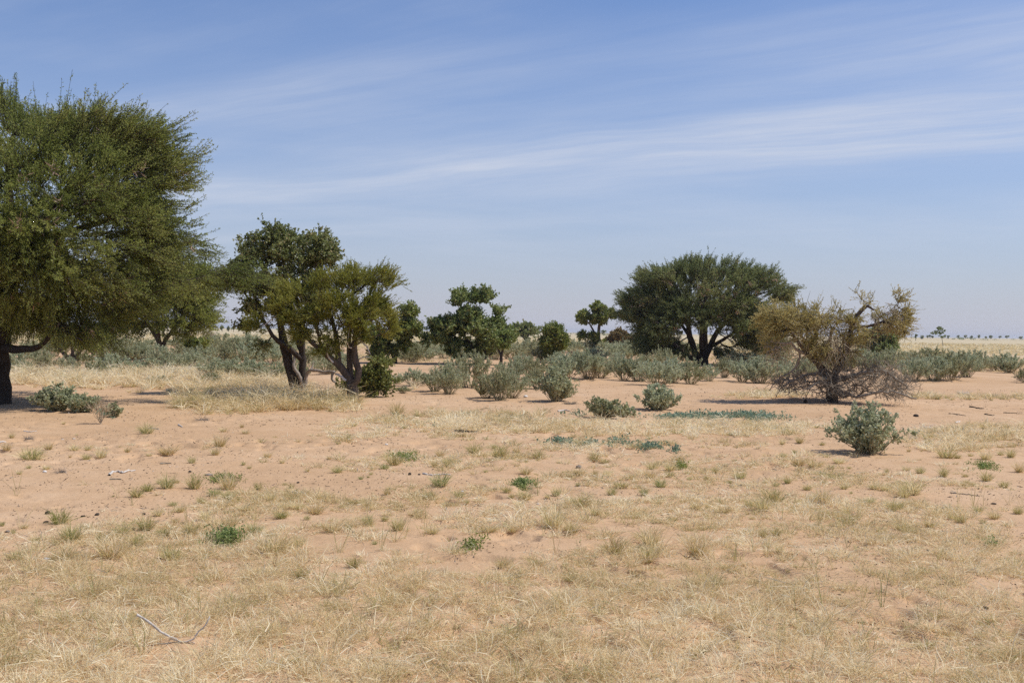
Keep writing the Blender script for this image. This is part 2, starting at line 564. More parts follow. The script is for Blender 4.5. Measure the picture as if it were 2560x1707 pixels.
def sand_mat():
    m = bpy.data.materials.new('sand_ground')
    m.use_nodes = True
    g = NT(m.node_tree)
    pos = g.n('ShaderNodeNewGeometry').outputs['Position']
    sp = g.n('ShaderNodeSeparateXYZ', {0: pos})
    big = g.noise(pos, .23, 4)
    mid = g.noise(pos, 1.7, 4)
    fin = g.noise(pos, 14.0, 5, .65)
    grain = g.noise(pos, 95.0, 3, .7)
    sand = g.ramp(g.math('ADD', g.math('MULTIPLY', big, .45), g.math('ADD', g.math('MULTIPLY', mid, .3), g.math('MULTIPLY', fin, .25))),
                  [(.36, (.458, .293, .162)), (.5, (.543, .357, .207)), (.64, (.615, .427, .267))])
    sand = g.mix(g.range(grain, .30, .70, 0, .30), sand, (.40, .235, .130, 1))
    sand = g.mix(g.range(grain, .62, .80, 0, .35), sand, (.70, .50, .34, 1))
    # crumbs of plant litter and dung dust
    vor = g.n('ShaderNodeTexVoronoi', {'Vector': pos, 'Scale': 17.0, 'Randomness': 1.0}, feature='F1')
    spot = g.math('LESS_THAN', vor.outputs['Distance'], g.range(g.noise(pos, .9, 3), .40, .72, .0, .22))
    rare = g.math('GREATER_THAN', g.n('ShaderNodeSeparateColor', {0: vor.outputs['Color']}).outputs[0], .55)
    sand = g.mix(g.math('MULTIPLY', g.math('MULTIPLY', spot, rare), .75), sand, (.16, .10, .062, 1))
    # straw plain beyond the shrubs
    sx = g.n('ShaderNodeMapping', {'Vector': pos, 'Scale': (.012, .05, 1)}).outputs[0]
    edge = g.math('ADD', sp.outputs[1], g.math('MULTIPLY_ADD', g.noise(sx, 1.0, 4), 70.0, -35.0))
    plain = g.range(edge, 92, 150)
    straw = g.ramp(g.noise(g.n('ShaderNodeMapping', {'Vector': pos, 'Scale': (.004, .03, 1)}).outputs[0], 1.0, 6, .6),
                   [(.32, (.40, .305, .175)), (.47, (.52, .425, .265)), (.68, (.60, .51, .345))])
    straw = g.mix(g.range(g.noise(g.n('ShaderNodeMapping', {'Vector': pos, 'Scale': (.25, .8, 1)}).outputs[0], 1.0, 4), .4, .8, 0, .35), straw, (.36, .27, .14, 1))
    col = g.mix(plain, sand, straw)
    h = g.math('ADD', g.math('MULTIPLY', fin, .6), g.math('ADD', g.math('MULTIPLY', grain, .12), g.math('MULTIPLY', g.noise(pos, 5.0, 3), .8)))
    b = g.n('ShaderNodeBump', {'Strength': .75, 'Distance': .035, 'Height': h})
    p = g.n('ShaderNodeBsdfPrincipled', {'Base Color': col, 'Roughness': .95, 'Specular IOR Level': .1, 'Normal': b.outputs[0]})
    o = g.n('ShaderNodeOutputMaterial')
    m.node_tree.links.new(p.outputs[0], o.inputs[0])
    return m


M['sand'] = sand_mat()

# ------------------------------------------------------------------ ground
for px, py, rx, ry, hh, ro in ((1255, 1172, .32, .22, .07, .5), (1445, 1152, .35, .18, .05, .5), (1905, 1136, .35, .22, .07, .5),
                               (2010, 1010, 1.0, .5, .10, .1), (2090, 1004, 1.6, .7, .14, .1), (2210, 1010, .9, .5, .08, .1),
                               (470, 1620, .18, .12, .04, .4), (1580, 945, 2.2, 1.2, .22, .03), (1400, 955, 2.0, 1.0, .15, .03), (560, 950, 2.5, 1.5, .15, .03)):
    y = depth_flat(px, py)
    p = at_depth(px, py, y)
    MOUNDS.append((p[0], y, rx, ry, hh, ro))
CAM[2] = CAM_H + float(height(0.0, 0.0))
cam.location.z = CAM[2]


def build_ground():
    th = np.concatenate([np.linspace(-math.pi, -.62, 40)[:-1], np.linspace(-.62, .62, 620), np.linspace(.62, math.pi, 40)[1:-1]])
    rr = np.concatenate([[.05], np.geomspace(1.0, 4.5, 50)[:-1], np.geomspace(4.5, 50, 800)[:-1], np.geomspace(50, 120, 120), np.geomspace(123, 5000, 90)])
    Rr, Th = np.meshgrid(rr, th, indexing='ij')
    x, y = Rr * np.sin(Th), Rr * np.cos(Th)
    V = np.stack([x, y, height(x, y)], -1).reshape(-1, 3)
    nr, nt = len(rr), len(th)
    i = np.arange(nr - 1)[:, None] * nt
    k = np.arange(nt)[None]
    k2 = (k + 1) % nt
    Q = np.stack([i + k, i + nt + k, i + nt + k2, i + k2], -1).reshape(-1, 4)
    b = Bag()
    b.add(V, quads=Q[:, ::-1], tint=.5)
    b.add(np.concatenate([V[:nt], [[0, 0, float(height(0, 0))]]]), tris=[[j, (j + 1) % nt, nt] for j in range(nt)], tint=.5)
    o = b.build('ground', M['sand'], smooth=True)
    tag(o, kind='structure')


build_ground()

# ------------------------------------------------------------------ trees
class Site:
    """a thing's foot on the ground; turns photo pixels (+ metres of depth) into points measured from that foot"""
    def __init__(self, px, py, y=None):
        self.o = ground_pt(px, py)
        if y is not None:
            p = at_depth(px, py, y)
            self.o = np.array([p[0], y, float(height(p[0], y))])
        self.y = self.o[1]
        self.s = self.y / FPX

    def pt(self, px, py, dy=0.0):
        p = at_depth(px, py, self.y)
        p = p - self.o
        p[1] += dy
        return p

    def line(self, L):
        return [self.pt(a, b, c) for a, b, c, _ in L], [r for *_, r in L]


def crown_points(site, lobes, n, n_clump, clump, flat, R, shell=.5, grow=0.0, fill=0.0):
    """targets gathered in clumps through the crown's lobes (px, py, rx, ry, depth offset, depth radius)"""
    vol = np.array([a[2] * a[3] * (a[5] / site.s) ** .7 for a in lobes], float) ** .72
    pick = np.concatenate([np.arange(len(lobes)), R.choice(len(lobes), max(n_clump - len(lobes), 1), p=vol / vol.sum())])[:n_clump]
    n_clump = len(pick)
    C = []
    for k in pick:
        px, py, rx, ry, dy, ry2 = lobes[k]
        mg = (clump * .75 + grow * .55) / site.s
        rx, ry = max(rx - mg, rx * .35), max(ry - mg * (.5 + .5 * flat), ry * .35)
        d = nrm(R.normal(0, 1, 3)) * (shell + (1 - shell) * R.random()) ** .6
        C.append(site.pt(px + d[0] * rx, py - d[2] * ry, dy + d[1] * ry2))
    C = np.array(C)
    w = R.uniform(.5, 1.5, n_clump)
    ids = R.choice(n_clump, n, p=w / w.sum())
    if fill > 0:                                # part of the targets spread evenly, so that clumps run together
        u = R.random(n) < fill
        kk = R.choice(len(lobes), n, p=vol / vol.sum())
        Lb = np.array([a[:6] for a in lobes], float)[kk]
        mg = (grow * .6) / site.s
        q = nrm(R.normal(0, 1, (n, 3))) * R.random((n, 1)) ** .33
        rx_, ry_ = np.maximum(Lb[:, 2] - mg, Lb[:, 2] * .5), np.maximum(Lb[:, 3] - mg, Lb[:, 3] * .5)
        U = np.array([site.pt(a, b, c) for a, b, c in zip(Lb[:, 0] + q[:, 0] * rx_, Lb[:, 1] - q[:, 2] * ry_, Lb[:, 4] + q[:, 1] * Lb[:, 5])])
    off = nrm(R.normal(0, 1, (n, 3))) * R.random((n, 1)) ** .45 * clump * (.6 + .8 * w[ids][:, None])
    off[:, 2] *= flat
    T = C[ids] + off
    if fill > 0:
        T[u] = U[u]
    T[:, 2] = np.maximum(T[:, 2], .12)
    return T, ids, w


def make_tree(name, label, base, trunks, lobes, *, style, leaf, bark, n=300, n_clump=24, clump=.5, flat=.7, sh=4, shl=.5, per=14,
              leafL=.05, leafW=.03, upb=.25, outb=.6, r0=.006, bal=.35, step=.3, seed=1, group=None, cat='tree', y=None, pods=0, podmat='pod',
              extra=None, tw=.006, sides=8, clip=None, dark=None, skip=0.0, shell=.5, wood_name='trunk', hang=0.0, rough=.06, fill=.45, cpc=25, whip=.09):
    R = np.random.default_rng(seed)
    site = Site(*base, y=y)
    root = empty(name, site.o, label, cat, group)
    sk = Skel()
    for L in trunks:
        P, r = site.line(L)
        sk.line(P, r, .22 if site.s < .02 else .4, .09, R)
    T, ids, cw = crown_points(site, lobes, n, n_clump, clump, flat, R, shell, shl, fill)
    sk.grow(T, bal, step, .07, skip, R)
    sk.radii(r0)
    wood = Bag()
    sk.wood(wood, max(.02, site.s * .9), sides, rough, .5, R)
    tips, td = sk.tips()
    cen = T.mean(0)
    cen[2] = np.percentile(T[:, 2], cpc)
    crown = Bag()
    nt = len(tips)
    clump_tint = R.normal(0, .13, nt // 7 + 1)
    # neighbouring tips share a hue
    order = np.argsort(vnoise(tips[:, 0] / (clump * 1.5) + 9, tips[:, 2] / (clump * 1.2) + tips[:, 1] * .7))
    hue = np.empty(nt)
    hue[order] = np.linspace(-.22, .22, nt)
    k = sh
    P = np.repeat(tips, k, 0) + R.normal(0, shl * .10, (nt * k, 3))
    rad = nrm(P - cen)
    D = nrm(np.repeat(td, k, 0) * .5 + rad * outb + np.array([0, 0, upb]) + nrm(R.normal(0, 1, P.shape)) * (.55 if style != 'broad' else .9))
    if hang:
        D[:, 2] -= hang * R.random(len(D)); D = nrm(D)
    if style in ('acacia', 'thorn'):
        tipd = np.repeat(nrm(R.normal(0, 1, (nt, 3))), k, 0)
        D = nrm(np.repeat(td, k, 0) * .35 + rad * outb + np.array([0, 0, upb]) + tipd * .38 + nrm(R.normal(0, 1, P.shape)) * (.30 if style == 'acacia' else .45))
        if hang:
            D[:, 2] -= hang * R.random(len(D)); D = nrm(D)
    Ls = shl * R.uniform(.45, 1.25, len(P))
    if style in ('acacia', 'thorn'):             # some whippy shoots stand proud of the crown
        w_ = R.random(len(P)) < whip
        Ls[w_] *= R.uniform(1.2, 1.75, w_.sum())
        D[w_] = nrm(D[w_] + rad[w_] * .7 + R.normal(0, .15, (w_.sum(), 3)))
    hueS = np.repeat(hue, k)
    E = P + D * Ls[:, None]
    prisms(wood, P, E, tw, tw * .5, .5)
    m = per
    t = R.uniform(.06, 1.0, (len(P), m))
    B = (P[:, None] + D[:, None] * (Ls[:, None] * t)[..., None]).reshape(-1, 3)
    DD = np.repeat(D, m, 0)
    nl = len(B)
    rnd = nrm(R.normal(0, 1, (nl, 3)))
    tint = np.clip(.42 + np.repeat(hueS, m) + R.normal(0, .13, nl), 0, 1)
    Lf = leafL * R.uniform(.6, 1.3, nl); Wf = leafW * R.uniform(.7, 1.3, nl)
    if style == 'acacia':
        leaves(crown, B + rnd * leafL * .18, nrm(DD * .8 + rnd * .8 + [0, 0, .1]), Lf, Wf, tint, .25, R=R)
    elif style == 'thorn':
        # stiff green shoots with spines, few small leaves
        ns = len(P)
        prisms(crown, P, E, tw * 1.5, tw * .6, np.clip(.5 + hueS, 0, 1))
        leaves(crown, B, nrm(DD * .9 + rnd * .7), Lf, Wf, tint, .0, R=R)
    else:
        tint = np.clip(.40 + np.repeat(hueS, m) * .8 + R.normal(0, .20, nl), 0, .86)
        old = R.random(nl) < .07
        tint[old] = R.uniform(.88, 1, old.sum())
        leaves(crown, B, nrm(DD * .35 + rnd + [0, 0, .1]), Lf, Wf, tint, .35, True, .12, R=R)
    if extra:
        extra(site, sk, wood, crown, root, R)
    wood.build(wood_name, M[bark], root, smooth=True)
    crown.build('crown', M[leaf], root)
    if pods:
        pb = Bag()
        sel = R.choice(nt, min(pods, nt), replace=False)
        for s_ in sel:
            c = tips[s_] + nrm(tips[s_] - cen) * .12
            q = 14
            d = nrm(R.normal(0, 1, (q, 3)) + nrm(tips[s_] - cen) * .6)
            leaves(pb, c + R.normal(0, .05, (q, 3)), d, R.uniform(.10, .30, q), R.uniform(.02, .04, q) * max(1, site.s / .012), R.random(q), 0, R=R)
        pb.build('seed_pod_cluster', M[podmat], root)
    return root, site


# ---- the big acacia at the frame's edge
def acacia_extra(site, sk, wood, crown, root, R):
    pass


make_tree('acacia_tree', 'huge dark acacia whose thick black trunk stands at the left edge of the photo', (5, 1008),
          [[(2, 1014, 0, .25), (2, 990, 0, .215), (2, 940, 0, .205), (3, 880, 0, .205), (10, 780, 0, .18), (28, 700, .1, .17), (60, 600, .3, .13), (125, 500, .5, .11), (185, 435, .3, .08), (250, 380, 0, .04)],
           [(5, 880, 0, .2), (-60, 760, -.3, .13), (-150, 640, -.6, .1), (-230, 520, -.8, .06)],
           [(16, 770, 0, .17), (70, 690, -1, .10), (170, 600, -1.6, .08), (300, 520, -1.8, .05)],
           [(4, 868, 0, .12), (70, 872, -.5, .09), (140, 866, -1.0, .065), (200, 825, -1.3, .04), (265, 850, -1.5, .02)],
           [(28, 700, .1, .15), (-10, 560, 1, .1), (-40, 400, 1.3, .07), (-10, 270, 1.2, .04)],
           [(28, 700, .1, .15), (40, 600, 2.2, .09), (100, 480, 3, .05)],
           [(28, 700, .1, .15), (0, 600, -2.0, .09), (60, 480, -2.8, .05)],
           [(60, 600, .3, .1), (180, 560, .8, .07), (290, 520, .8, .045), (370, 470, .6, .03)]],
          [(-60, 365, 220, 125, 0, 4.2), (10, 290, 100, 75, 0, 2.0), (130, 340, 120, 70, 0, 2.0), (230, 360, 150, 85, .3, 2.5), (280, 335, 95, 62, 0, 1.7), (340, 385, 70, 50, 0, 1.0), (310, 410, 90, 80, 0, 1.7), (320, 520, 80, 75, 0, 1.8), (400, 455, 55, 24, 0, .7), (370, 410, 50, 24, .3, .6), (350, 360, 50, 22, 0, .6), (350, 590, 50, 26, 0, .7), (360, 530, 40, 25, 0, .6), (440, 452, 42, 13, 0, .4), (405, 400, 42, 13, .3, .4), (415, 565, 38, 13, 0, .4), (375, 345, 40, 13, -.3, .4), (400, 515, 38, 12, -.4, .4),
           (120, 520, 300, 130, -.3, 4.4), (250, 480, 200, 120, -1.2, 2.5), (60, 680, 240, 110, 0, 4.6), (-200, 560, 220, 220, 0, 4.6), (310, 640, 150, 90, 0, 3.2), (400, 610, 80, 60, .3, 1.2),
           (150, 745, 170, 50, -.1, 3.4), (230, 815, 90, 30, -.6, 1.0), (70, 775, 90, 55, .5, 2), (555, 680, 60, 25, 1.0, .6), (470, 700, 60, 35, 1.0, 1.0), (330, 710, 130, 70, .4, 2.6), (100, 765, 150, 50, -1.0, 1.5), (250, 765, 120, 50, .6, 1.5), (20, 740, 120, 60, -1.8, 1.5), (60, 510, 210, 110, -3.4, 1.6), (210, 600, 130, 80, -3.2, 1.5), (60, 650, 160, 70, -3.8, 1.2), (140, 420, 150, 70, -2.0, 1.2), (200, 700, 150, 70, -1.8, 1.5), (130, 640, 160, 80, -2.6, 1.2), (380, 560, 110, 70, -1.0, 1.2)],
          style='acacia', leaf='acacia', bark='bark_dark', fill=.30, cpc=52, whip=.04, n=3500, n_clump=320, clump=.50, flat=.30, sh=6, shl=.62, per=28, leafL=.058, leafW=.021,
          upb=-.02, outb=.95, r0=.0055, step=.35, seed=21, pods=170, sides=14, bal=.3, skip=1.6, rough=.035)

# ---- the second acacia standing in the shrub belt
make_tree('acacia_tree', 'smaller acacia in the grey shrub belt, half hidden behind the huge acacia', (405, 897),
          [[(405, 899, 0, .22), (404, 875, 0, .18), (396, 850, 0, .16), (380, 825, 0, .11), (350, 790, 0, .07)],
           [(400, 862, 0, .14), (425, 830, .3, .1), (460, 780, .3, .06)], [(396, 850, 0, .14), (400, 800, -.5, .1), (410, 740, -.8, .06)]],
          [(420, 760, 90, 60, 0, 2.5), (340, 770, 80, 55, 0, 2), (470, 755, 65, 55, 0, 1.8), (495, 795, 45, 35, 0, 1.2), (400, 690, 100, 50, 0, 2), (330, 810, 60, 30, 0, 1.5), (490, 700, 55, 45, 0, 1.6), (440, 810, 70, 30, -.5, 1.5), (390, 720, 90, 60, -1.5, 1.2)],
          style='acacia', leaf='acacia', bark='bark', n=850, n_clump=110, clump=.8, flat=.45, sh=5, shl=.85, per=18, upb=.05, leafL=.14, leafW=.06, tw=.009, step=.7, seed=4)

# ---- broad-leaved tree with leaning stems
def broad_extra(site, sk, wood, crown, root, R):
    b = Bag()
    for L in ([(765, 980, -.15, .055), (752, 940, -.2, .05), (737, 916, -.2, .045), (738, 895, -.15, .03), (735, 872, -.1, .02)],
              [(768, 985, -.1, .07), (764, 960, -.1, .055), (768, 935, -.1, .05), (779, 925, -.15, .05), (795, 926, -.2, .045), (812, 930, -.25, .05), (828, 927, -.3, .045), (840, 930, -.3, .04)],
              [(836, 928, -.3, .04), (833, 946, -.3, .035), (842, 955, -.3, .025), (846, 968, -.3, .02)],
              [(779, 925, -.15, .03), (786, 905, -.1, .012)]):
        P, r = site.line(L)
        P, r = smooth_path(P, r, .07)
        P = P + R.normal(0, .008, P.shape)
        tube(b, P, r, 8, .5, .12, R)
    b.build('dead_limb', M['bark_pale'], root, smooth=True)


make_tree('broadleaf_tree', 'tall dark broad-leaved tree with leaning twin stems and a pale dead limb at its foot', (752, 988),
          [[(748, 993, 0, .17), (741, 975, 0, .135), (731, 940, 0, .125), (720, 905, 0, .12), (708, 868, .1, .105), (702, 835, .1, .09), (696, 790, .1, .07), (680, 720, .1, .05), (650, 660, 0, .03)],
           [(752, 985, 0, .15), (755, 955, -.05, .10), (757, 920, 0, .105), (756, 880, 0, .10), (752, 830, 0, .085), (740, 760, .1, .07), (726, 690, .1, .055), (724, 620, .1, .03)],
           [(756, 905, 0, .08), (744, 888, -.1, .08), (724, 868, -.2, .08), (700, 853, -.25, .075), (686, 838, -.3, .06), (660, 790, -.4, .04), (620, 735, -.4, .025)],
           [(755, 890, 0, .07), (744, 868, .2, .06), (735, 845, .3, .05), (715, 800, .4, .04)],
           [(752, 830, 0, .07), (775, 760, -.2, .05), (795, 680, -.2, .03)],
           [(690, 842, -.3, .03), (678, 850, -.3, .02), (672, 870, -.3, .012)]],
          [(690, 598, 60, 32, 0, .8), (800, 606, 45, 40, 0, .8), (735, 640, 90, 60, 0, 1.2), (640, 640, 55, 50, 0, 1.0), (600, 690, 42, 45, 0, .7), (655, 715, 65, 45, 0, 1.0), (750, 700, 70, 55, 0, 1.0),
           (825, 640, 24, 38, 0, .7), (800, 640, 45, 45, .2, .9), (640, 770, 30, 42, -.2, .5), (668, 858, 13, 28, -.3, .2), (566, 705, 22, 30, 0, .4), (700, 770, 40, 35, 0, .6), (618, 812, 10, 14, -.2, .2), (780, 750, 50, 40, 0, .7)],
          style='broad', leaf='broad', bark='bark_dark', n=900, n_clump=170, clump=.21, flat=.9, sh=5, shl=.25, per=10, leafL=.064, leafW=.044,
          upb=.25, outb=.5, step=.16, seed=8, extra=broad_extra, tw=.005, sides=12, skip=1.4, rough=.10)

# ---- olive thorn tree beside it
def thorn_extra(site, sk, wood, crown, root, R):
    b = Bag()
    for L in ([(837, 905, -.3, .03), (826, 890, -.35, .022), (822, 870, -.35, .02), (832, 858, -.35, .016), (842, 856, -.35, .012)],
              [(905, 850, -.3, .02), (925, 872, -.4, .016), (930, 885, -.4, .010)], [(700, 790, -.5, .02), (680, 808, -.6, .012), (672, 815, -.6, .008)],
              [(756, 790, -.6, .03), (752, 775, -.6, .024), (746, 762, -.6, .012)], [(866, 950, -.1, .04), (852, 938, -.15, .03), (842, 936, -.2, .02)],
              [(893, 900, 0, .02), (915, 892, -.1, .015), (930, 895, -.1, .008)], [(880, 870, -.2, .02), (874, 862, -.3, .016), (876, 845, -.35, .014), (880, 800, -.3, .010)]):
        P, r = site.line(L)
        P, r = smooth_path(P, r, .05)
        b = Bag()
        tube(b, P + R.normal(0, .005, P.shape), r, 6, .5, .08, R)
        b.build('bare_twig', M['bark_white'], root, smooth=True)


make_tree('thorn_tree', 'olive-green thorn tree with forked grey trunk just beside the taller broad-leaved tree', (885, 1010),
          [[(885, 1016, 0, .17), (884, 1003, 0, .145), (881, 975, 0, .13), (879, 955, 0, .13)],
           [(881, 962, 0, .12), (895, 948, -.05, .085), (895, 925, -.05, .08), (889, 900, -.05, .072), (884, 868, 0, .068), (888, 835, 0, .06), (905, 800, .05, .05), (920, 760, .1, .03)],
           [(890, 832, 0, .05), (912, 812, -.1, .045), (935, 798, -.2, .035), (965, 780, -.2, .02)],
           [(879, 955, 0, .10), (874, 930, .05, .075), (872, 890, .1, .07), (871, 840, .1, .06), (873, 780, .2, .045), (880, 720, .2, .03)],
           [(878, 955, 0, .10), (863, 932, -.05, .085), (848, 912, -.1, .08), (828, 893, -.15, .065), (806, 875, -.2, .055), (785, 858, -.25, .045), (755, 825, -.3, .035), (715, 795, -.4, .02)],
           [(850, 915, -.05, .07), (846, 885, 0, .06), (842, 850, .05, .05), (828, 800, .1, .04), (810, 740, .1, .025)],
           [(806, 875, -.2, .04), (800, 820, -.5, .03), (780, 780, -.6, .02)]],
          [(913, 712, 66, 50, .1, .9), (955, 690, 40, 30, 0, .5), (870, 700, 50, 45, .1, .7), (812, 715, 60, 40, 0, .8), (715, 765, 50, 38, -.4, .5), (655, 812, 25, 18, -.5, .25), (800, 795, 60, 40, -.3, .7),
           (880, 800, 50, 45, 0, .8), (955, 785, 40, 28, -.1, .5), (968, 815, 26, 16, -.1, .3), (930, 765, 46, 38, 0, .7), (740, 800, 40, 30, -.4, .5), (900, 840, 34, 20, -.3, .4), (975, 715, 22, 24, 0, .3), (840, 845, 45, 25, -.4, .4), (770, 838, 40, 25, -.5, .4), (850, 765, 60, 40, -.6, .6), (895, 800, 60, 42, -.6, .5), (820, 870, 30, 16, -.4, .3), (735, 735, 40, 25, -.3, .4)],
          style='thorn', leaf='thorn', bark='bark', n=1000, n_clump=170, clump=.20, flat=.8, whip=.05, sh=6, shl=.26, per=13, leafL=.050, leafW=.018,
          upb=.28, outb=.55, step=.15, seed=15, extra=thorn_extra, tw=.0045, sides=12, skip=.9, rough=.10)

# ---- yellow-green bush hugging the thorn tree's trunk
make_tree('bush', 'small yellow-green leafy bush directly behind the forked trunk of the olive thorn tree', (940, 984),
          [[(938, 988, 0, .03), (935, 960, 0, .025), (925, 930, 0, .015)], [(940, 984, 0, .03), (955, 950, 0, .02), (960, 920, 0, .012)]],
          [(935, 945, 38, 35, 0, .6), (960, 955, 24, 25, 0, .4), (905, 950, 28, 28, 0, .5), (950, 915, 26, 22, 0, .4), (868, 960, 16, 14, 0, .3), (930, 972, 45, 12, 0, .4)],
          style='broad', leaf='yellow', bark='bark', n=260, n_clump=40, clump=.2, sh=4, shl=.22, per=8, leafL=.075, leafW=.05, step=.15, seed=3, cat='bush', wood_name='stem', y=31.5)

# ---- middle-distance broad-leaved trees
make_tree('broadleaf_tree', 'dark green upswept tree right behind the olive thorn tree', (985, 908),
          [[(984, 911, 0, .2), (985, 895, 0, .16), (992, 870, 0, .13), (1008, 830, 0, .08), (1020, 785, 0, .04)], [(985, 895, 0, .14), (975, 865, 0, .1), (965, 840, 0, .06)], [(990, 880, 0, .1), (1010, 860, .3, .07), (1032, 835, .3, .04)]],
          [(1022, 782, 22, 26, 0, 1.0), (1030, 820, 26, 26, 0, 1.0), (1000, 825, 38, 32, 0, 1.2), (965, 862, 34, 28, 0, 1.0), (1000, 860, 26, 26, 0, .8), (940, 840, 25, 25, 0, .8), (945, 880, 25, 18, 0, .6)],
          style='broad', leaf='broad_green', bark='bark_dark', n=520, n_clump=90, clump=.28, sh=5, shl=.36, per=12, leafL=.10, leafW=.068, tw=.009, step=.35, seed=6)
make_tree('broadleaf_tree', 'wide many-stemmed green tree in the middle with a notch in its top', (1195, 911),
          [[(1198, 914, 0, .24), (1202, 900, 0, .19), (1205, 880, 0, .16), (1200, 845, 0, .12), (1190, 800, 0, .08), (1170, 760, 0, .04)],
           [(1198, 908, 0, .18), (1186, 888, 0, .13), (1176, 860, 0, .1), (1150, 830, 0, .06)], [(1204, 890, 0, .13), (1220, 850, .3, .1), (1236, 800, .3, .06)],
           [(1150, 902, .5, .0), (1143, 905, .5, .12), (1142, 890, .5, .11), (1135, 860, .5, .08), (1120, 830, .5, .05)][1:],
           [(1200, 905, 0, .07), (1215, 895, -.2, .05), (1232, 882, -.3, .03)]],
          [(1151, 748, 26, 28, 0, .9), (1204, 746, 38, 26, 0, 1.0), (1176, 792, 36, 28, 0, 1.0), (1242, 783, 17, 28, 0, .7), (1135, 816, 48, 32, 0, 1.4), (1188, 826, 50, 36, 0, 1.5), (1234, 822, 36, 36, 0, 1.2),
           (1268, 836, 20, 18, 0, .7), (1146, 862, 28, 26, 0, .9), (1072, 848, 11, 14, 0, .4), (1212, 862, 34, 24, 0, .8), (1095, 815, 20, 25, 0, .7), (1150, 872, 40, 24, 0, .9), (1198, 875, 45, 22, .3, .8), (1110, 840, 36, 28, 0, .9), (1240, 845, 40, 26, 0, .9), (1170, 800, 45, 30, 0, 1.0)],
          style='broad', leaf='broad_green', bark='bark_dark', n=1150, n_clump=170, clump=.32, sh=5, shl=.36, per=12, leafL=.10, leafW=.066, tw=.009, step=.35, seed=31)
make_tree('sapling', 'thin-stemmed sapling standing just right of the wide green tree in the middle', (1252, 920),
          [[(1252, 922, 0, .09), (1253, 905, 0, .075), (1253, 890, 0, .065), (1244, 870, 0, .05), (1238, 850, 0, .03)], [(1253, 890, 0, .06), (1258, 868, 0, .045), (1264, 845, 0, .025)]],
          [(1251, 858, 20, 16, 0, .6), (1268, 846, 18, 14, 0, .5), (1246, 842, 14, 12, 0, .4)], style='broad', leaf='broad_green', bark='bark_dark', n=130, n_clump=22, clump=.25, sh=4, shl=.28, per=11, leafL=.10, leafW=.068,
          tw=.008, step=.3, seed=12)
make_tree('broadleaf_tree', 'lone open-crowned little tree on the straw plain in the gap between two green trees', (1314, 858),
          [[(1314, 860, 0, .35), (1314, 850, 0, .27), (1308, 840, 0, .2), (1300, 826, 0, .1)], [(1314, 848, 0, .25), (1322, 835, 0, .16), (1328, 820, 0, .08)]],
          [(1297, 822, 9, 8, 0, 1.2), (1320, 818, 12, 8, 0, 1.2), (1308, 832, 11, 6, 0, 1.2), (1331, 829, 7, 6, 0, .8)], style='broad', leaf='broad', bark='bark_dark', n=110, n_clump=26, clump=.7, sh=4, shl=.7, per=7,
          leafL=.38, leafW=.24, tw=.02, step=.8, seed=13, r0=.015)
make_tree('bush', 'dense dark green bush tapering to bare legs right of the lone plain tree', (1379, 908),
          [[(1379, 910, 0, .14), (1379, 895, 0, .12), (1376, 870, 0, .09), (1372, 830, 0, .05)], [(1379, 900, 0, .1), (1365, 880, 0, .07), (1350, 868, 0, .04)], [(1380, 900, 0, .1), (1395, 880, 0, .07), (1405, 850, 0, .04)]],
          [(1377, 828, 34, 22, 0, 1.1), (1374, 855, 34, 26, 0, 1.2), (1402, 860, 16, 22, 0, .8), (1378, 880, 22, 14, 0, .7), (1390, 842, 28, 25, 0, 1.0)], style='broad', leaf='broad_green', bark='bark_dark', n=460, n_clump=90, clump=.25, sh=5,
          shl=.38, per=11, leafL=.095, leafW=.058, tw=.009, step=.35, seed=14, cat='bush', wood_name='stem')
make_tree('broadleaf_tree', 'small tree with crooked pale trunk and lopsided umbrella top near the spreading acacia', (1505, 882),
          [[(1506, 886, 0, .3), (1504, 875, 0, .22), (1499, 862, 0, .18), (1497, 845, 0, .16), (1498, 816, 0, .13), (1500, 795, 0, .08), (1495, 775, 0, .05)],
           [(1498, 850, 0, .13), (1487, 832, 0, .1), (1474, 810, 0, .07), (1460, 795, 0, .04)], [(1499, 815, 0, .09), (1515, 800, 0, .06), (1526, 788, 0, .04)],
           [(1503, 880, -.2, .10), (1493, 876, -.3, .12), (1484, 873, -.4, .11), (1475, 878, -.5, .10), (1468, 890, -.6, .08)], [(1492, 876, -.3, .06), (1491, 860, -.2, .05), (1490, 845, 0, .04)]],
          [(1495, 772, 22, 15, 0, 1.3), (1460, 794, 20, 19, 0, 1.2), (1494, 798, 28, 16, 0, 1.4), (1526, 785, 13, 14, 0, .9), (1458, 836, 15, 9, 0, .6), (1486, 838, 14, 12, 0, .6), (1495, 857, 5, 5, 0, .2)],
          style='broad', leaf='broad_green', bark='bark', n=420, n_clump=70, clump=.32, sh=5, shl=.32, per=11, leafL=.15, leafW=.095, tw=.012, step=.5, seed=16)
make_tree('bush', 'rusty brown and green bush at the edge of the spreading acacia', (1560, 872),
          [[(1560, 875, 0, .2), (1558, 860, 0, .15), (1550, 845, 0, .08)], [(1560, 865, 0, .12), (1575, 850, 0, .08)]],
          [(1548, 838, 22, 17, 0, 1.6), (1535, 848, 12, 12, 0, 1), (1560, 850, 20, 16, 0, 1.5), (1580, 850, 16, 15, 0, 1.4)], style='broad', leaf='rusty', bark='bark_dark', n=190, n_clump=30, clump=.45, sh=5, shl=.4, per=8,
          leafL=.20, leafW=.13, tw=.015, step=.6, seed=17, cat='bush', wood_name='stem', y=118)

